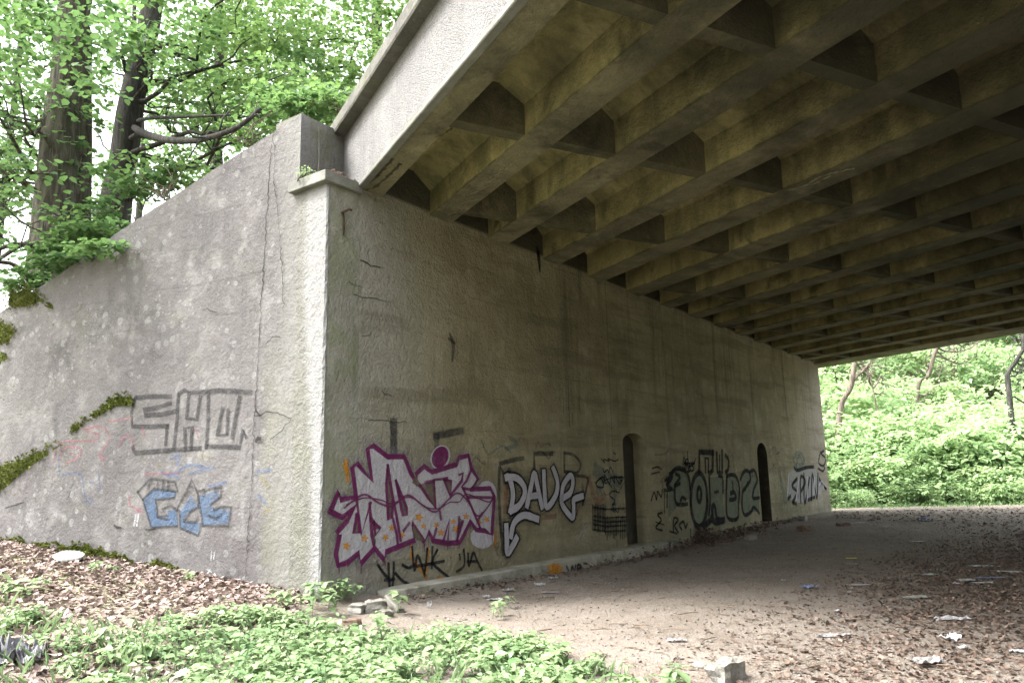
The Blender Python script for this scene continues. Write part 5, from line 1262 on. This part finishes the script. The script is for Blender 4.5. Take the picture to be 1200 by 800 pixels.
def sheet(name, label, cat, px, py, L, W, mat, rot, crumple=.02, seed=0, group='litter on the floor', nx=9, ny=6, thick=.004, fold=0.0):
    P = gpt(px, py); v = []; f = []; L *= .82; W *= .8
    for j in range(ny + 1):
        for i in range(nx + 1):
            x, y = (i / nx - .5), (j / ny - .5)
            e = 1 + .25 * noise.noise(Vector((x * 3, y * 3, seed)))
            L_ = L; z = .5 * crumple * (abs(noise.noise(Vector((x * 5 + seed, y * 5, 1)))) * 1.8 + .6 * noise.noise(Vector((x * 13, y * 13, seed)))) + fold * abs(x)
            v.append((x * L * e, y * W * e, max(z, 0) + .008))
    k = nx + 1
    for j in range(ny):
        for i in range(nx): f.append((j * k + i, j * k + i + 1, (j + 1) * k + i + 1, (j + 1) * k + i))
    o = link(name, pymesh(name, v, f), mat); o.location = (P[0], P[1], P[2] + .012); o.rotation_euler = (0, 0, rot)
    md = o.modifiers.new('solid', 'SOLIDIFY'); md.thickness = thick
    return tag(o, label, cat, group)
S = sheet
S('carton', 'flattened white drinks carton on dead leaves', 'carton', 1073, 701, .42, .20, M_PLASTIC, .05, .03, 1)
S('paper_scrap', 'crumpled white paper right of the white carton', 'paper', 1117, 727, .46, .13, M_PAPER, -.06, .05, 2)
S('paper_scrap', 'bright folded paper above the crumpled film', 'paper', 1114, 753, .24, .16, M_PAPER, .5, .06, 3, fold=.08)
S('paper_scrap', 'small white fleck beside the folded paper', 'paper', 1128, 761, .13, .07, M_PAPER, .8, .03, 4)
S('plastic_film', 'crumpled pale plastic film near the bottom right', 'plastic', 1087, 777, .36, .20, M_PAPER2, .2, .07, 5)
S('plastic_film', 'long rumpled grey film on the leaves in the middle', 'plastic', 978, 747, .46, .13, M_PAPER2, .05, .06, 6)
S('paper_scrap', 'narrow bright paper strip on bare earth', 'paper', 1007, 686.5, .38, .12, M_PAPER, .05, .02, 7)
S('plastic_bag', 'crumpled blue plastic bag on bare earth', 'plastic', 949, 689, .32, .20, M_BLUE, .4, .06, 8)
S('paper_scrap', 'pale grey sheet at the right side of the floor', 'paper', 1150, 664, .42, .20, M_GREYP, -.1, .02, 9)
S('paper_scrap', 'grey sheet left of the blue film', 'paper', 1100, 668, .34, .16, M_GREYP, .1, .02, 10)
S('paper_scrap', 'square grey sheet below the other grey sheets', 'paper', 1091, 674, .24, .26, M_GREYP, .5, .02, 11)
S('paper_scrap', 'pale paper near the right picture edge', 'paper', 1183, 671, .44, .14, M_GREYP, -.3, .03, 12)
S('plastic_film', 'flat blue plastic film on the right floor', 'plastic', 1161, 678, .42, .14, M_BLUE, -.05, .03, 13)
S('paper_scrap', 'thin greyish strip below the blue film', 'paper', 1152, 684, .36, .09, M_GREYP, -.2, .02, 14)
S('plastic_film', 'dull green-grey film among leaves', 'plastic', 1133, 681, .30, .20, M_GREYP, .2, .03, 15)
S('paper_scrap', 'small white scrap among the grey sheets', 'paper', 1121, 685, .08, .10, M_PAPER, .2, .03, 16)
S('wrapper', 'yellow wrapper on the dark floor', 'wrapper', 997, 655, .20, .16, M_YEL, .2, .03, 17)
S('paper_scrap', 'pale scrap under the yellow wrapper', 'paper', 999, 662, .24, .14, M_PAPER2, .1, .03, 18)
S('paper_scrap', 'white scrap far back near the far opening', 'paper', 1006, 613, .50, .26, M_PAPER, .2, .02, 19)
S('paper_scrap', 'pale scrap beyond the dark clod', 'paper', 1038, 618, .36, .24, M_PAPER2, .3, .03, 20)
S('plastic_bag', 'blue bag lying near the far edge of the floor', 'plastic', 1084, 610, .46, .34, M_BLUE, .2, .14, 21)
S('paper_scrap', 'grey scrap on the far right floor', 'paper', 1075, 635, .40, .2, M_GREYP, 0, .02, 22)
S('paper_scrap', 'crumpled white tissue by the footing ledge', 'paper', 648, 679, .20, .14, M_PAPER, .3, .08, 23)
S('paper_scrap', 'second white tissue along the footing ledge', 'paper', 633, 686.5, .20, .12, M_PAPER, .1, .07, 24)
S('paper_scrap', 'flat pale paper out from the ledge', 'paper', 645, 695, .32, .12, M_PAPER2, -.05, .02, 25)
S('paper_scrap', 'white paper strip near the near end of the ledge', 'paper', 580, 704, .26, .10, M_PAPER, .25, .04, 26)
S('paper_scrap', 'rumpled pale paper behind the white strip', 'paper', 596, 693, .22, .12, M_PAPER2, .3, .06, 27)
S('paper_scrap', 'small crumpled scrap against the ledge', 'paper', 570, 701, .14, .10, M_PAPER2, .1, .07, 28)
S('paper_scrap', 'pale paper strip lying on the bare earth near the kerb stone', 'paper', 792, 752, .24, .13, M_PAPER2, .1, .03, 29)
S('plastic_bag', 'shiny dark and silver foil bag at the bottom left', 'bag', 18, 776, .52, .40, M_FOIL, .3, .34, 30, nx=14, ny=10)
S('paper_scrap', 'small white scrap standing in front of the ledge end', 'paper', 503, 712, .07, .05, M_PAPER, .3, .12, 31)
S('paper_scrap', 'tiny white fleck on the bare earth in the middle', 'paper', 996, 695, .06, .05, M_PAPER, .2, .02, 32)
S('paper_scrap', 'white fleck left of the white carton', 'paper', 981, 717, .07, .06, M_PAPER, .4, .03, 33)
S('paper_scrap', 'pale chip near the blue bag', 'paper', 918, 681, .09, .07, M_PAPER2, .2, .03, 34)
S('paper_scrap', 'white chip close to the right picture edge', 'paper', 1193, 765, .16, .09, M_PAPER, -.6, .03, 35)
S('glass_shard', 'pale bottle shard among leaves at the lower left', 'shard', 32, 751, .10, .09, M_GREYP, .2, .07, 36)

# white lid with a ribbed rim, tipped on the leaves by the wing wall
P = gpt(80, 658); mb = MB(); n = 40; prof = [(0, .026), (.16, .024), (.19, .030), (.205, .030), (.215, .010), (.205, -.012)]
for i in range(n):
    a_ = 2 * math.pi * i / n; rib = 1 + .018 * (i % 2)
    for j, (r, z) in enumerate(prof): mb.v.append(Vector((r * (rib if j > 2 else 1) * math.cos(a_), r * (rib if j > 2 else 1) * math.sin(a_), z)))
k = len(prof)
for i in range(n):
    for j in range(k - 1): mb.f.append((i * k + j, i * k + j + 1, ((i + 1) % n) * k + j + 1, ((i + 1) % n) * k + j))
lid = tag(link('bucket_lid', mb.mesh('bucket_lid', False), M_PLASTIC), 'round white plastic lid lying on dead leaves by the wing wall', 'lid')
lid.location = (P[0], P[1], P[2] + .07); lid.rotation_euler = (R(14), R(3), .3)

# drift of leaves and soil against the ledge near the second niche
mb = MB(); v = []; f = []; N, Mx = 26, 8
for i in range(N + 1):
    s = 10.2 + 6.6 * i / N
    for j in range(Mx + 1):
        y = -.30 - .95 * j / Mx; h = .10 * math.exp(-((j / Mx) / .45) ** 2) * (.5 + .7 * abs(noise.noise(Vector((s * 1.4, y * 3, 3))))) * math.sin(math.pi * min(1, max(0, i / N))) ** .5
        q = F_WALL @ Vector((s, y, 0)); v.append((q.x, q.y, ground_h(q.x, q.y) - .01 + h))
for i in range(N):
    for j in range(Mx): f.append((i * (Mx + 1) + j, i * (Mx + 1) + j + 1, (i + 1) * (Mx + 1) + j + 1, (i + 1) * (Mx + 1) + j))
link('soil_drift', pymesh('soil_drift', v, f, True), M_GROUND, kind='structure')
pts = []
for _ in range(900):
    s = rnd.gauss(12.2, 1.8); y = -.32 - abs(rnd.gauss(0, .3)); q = F_WALL @ Vector((s, y, 0)); pts.append((q.x, q.y, ground_h(q.x, q.y) + .18 * math.exp(-((-.3 - y) / .4) ** 2) * rnd.random()))
for _ in range(260):
    s = rnd.gauss(11.3, .22); y = -.34 - abs(rnd.gauss(0, .14)); q = F_WALL @ Vector((s, y, 0)); pts.append((q.x, q.y, ground_h(q.x, q.y) + rnd.random() * .36))
n_2 = len(pts); v, f, a = leaf_cloud(pts, NR.random(n_2) * 6.28, NR.normal(0, .7, n_2), NR.normal(0, .7, n_2), NR.uniform(.05, .12, n_2), NR.random(n_2) * .6, shape='dead')
link('leaf_drift', npmesh('leaf_drift', v, f, {'tint': a}), L_LITTER2, kind='stuff', label='dark drift of dead leaves against the footing ledge')
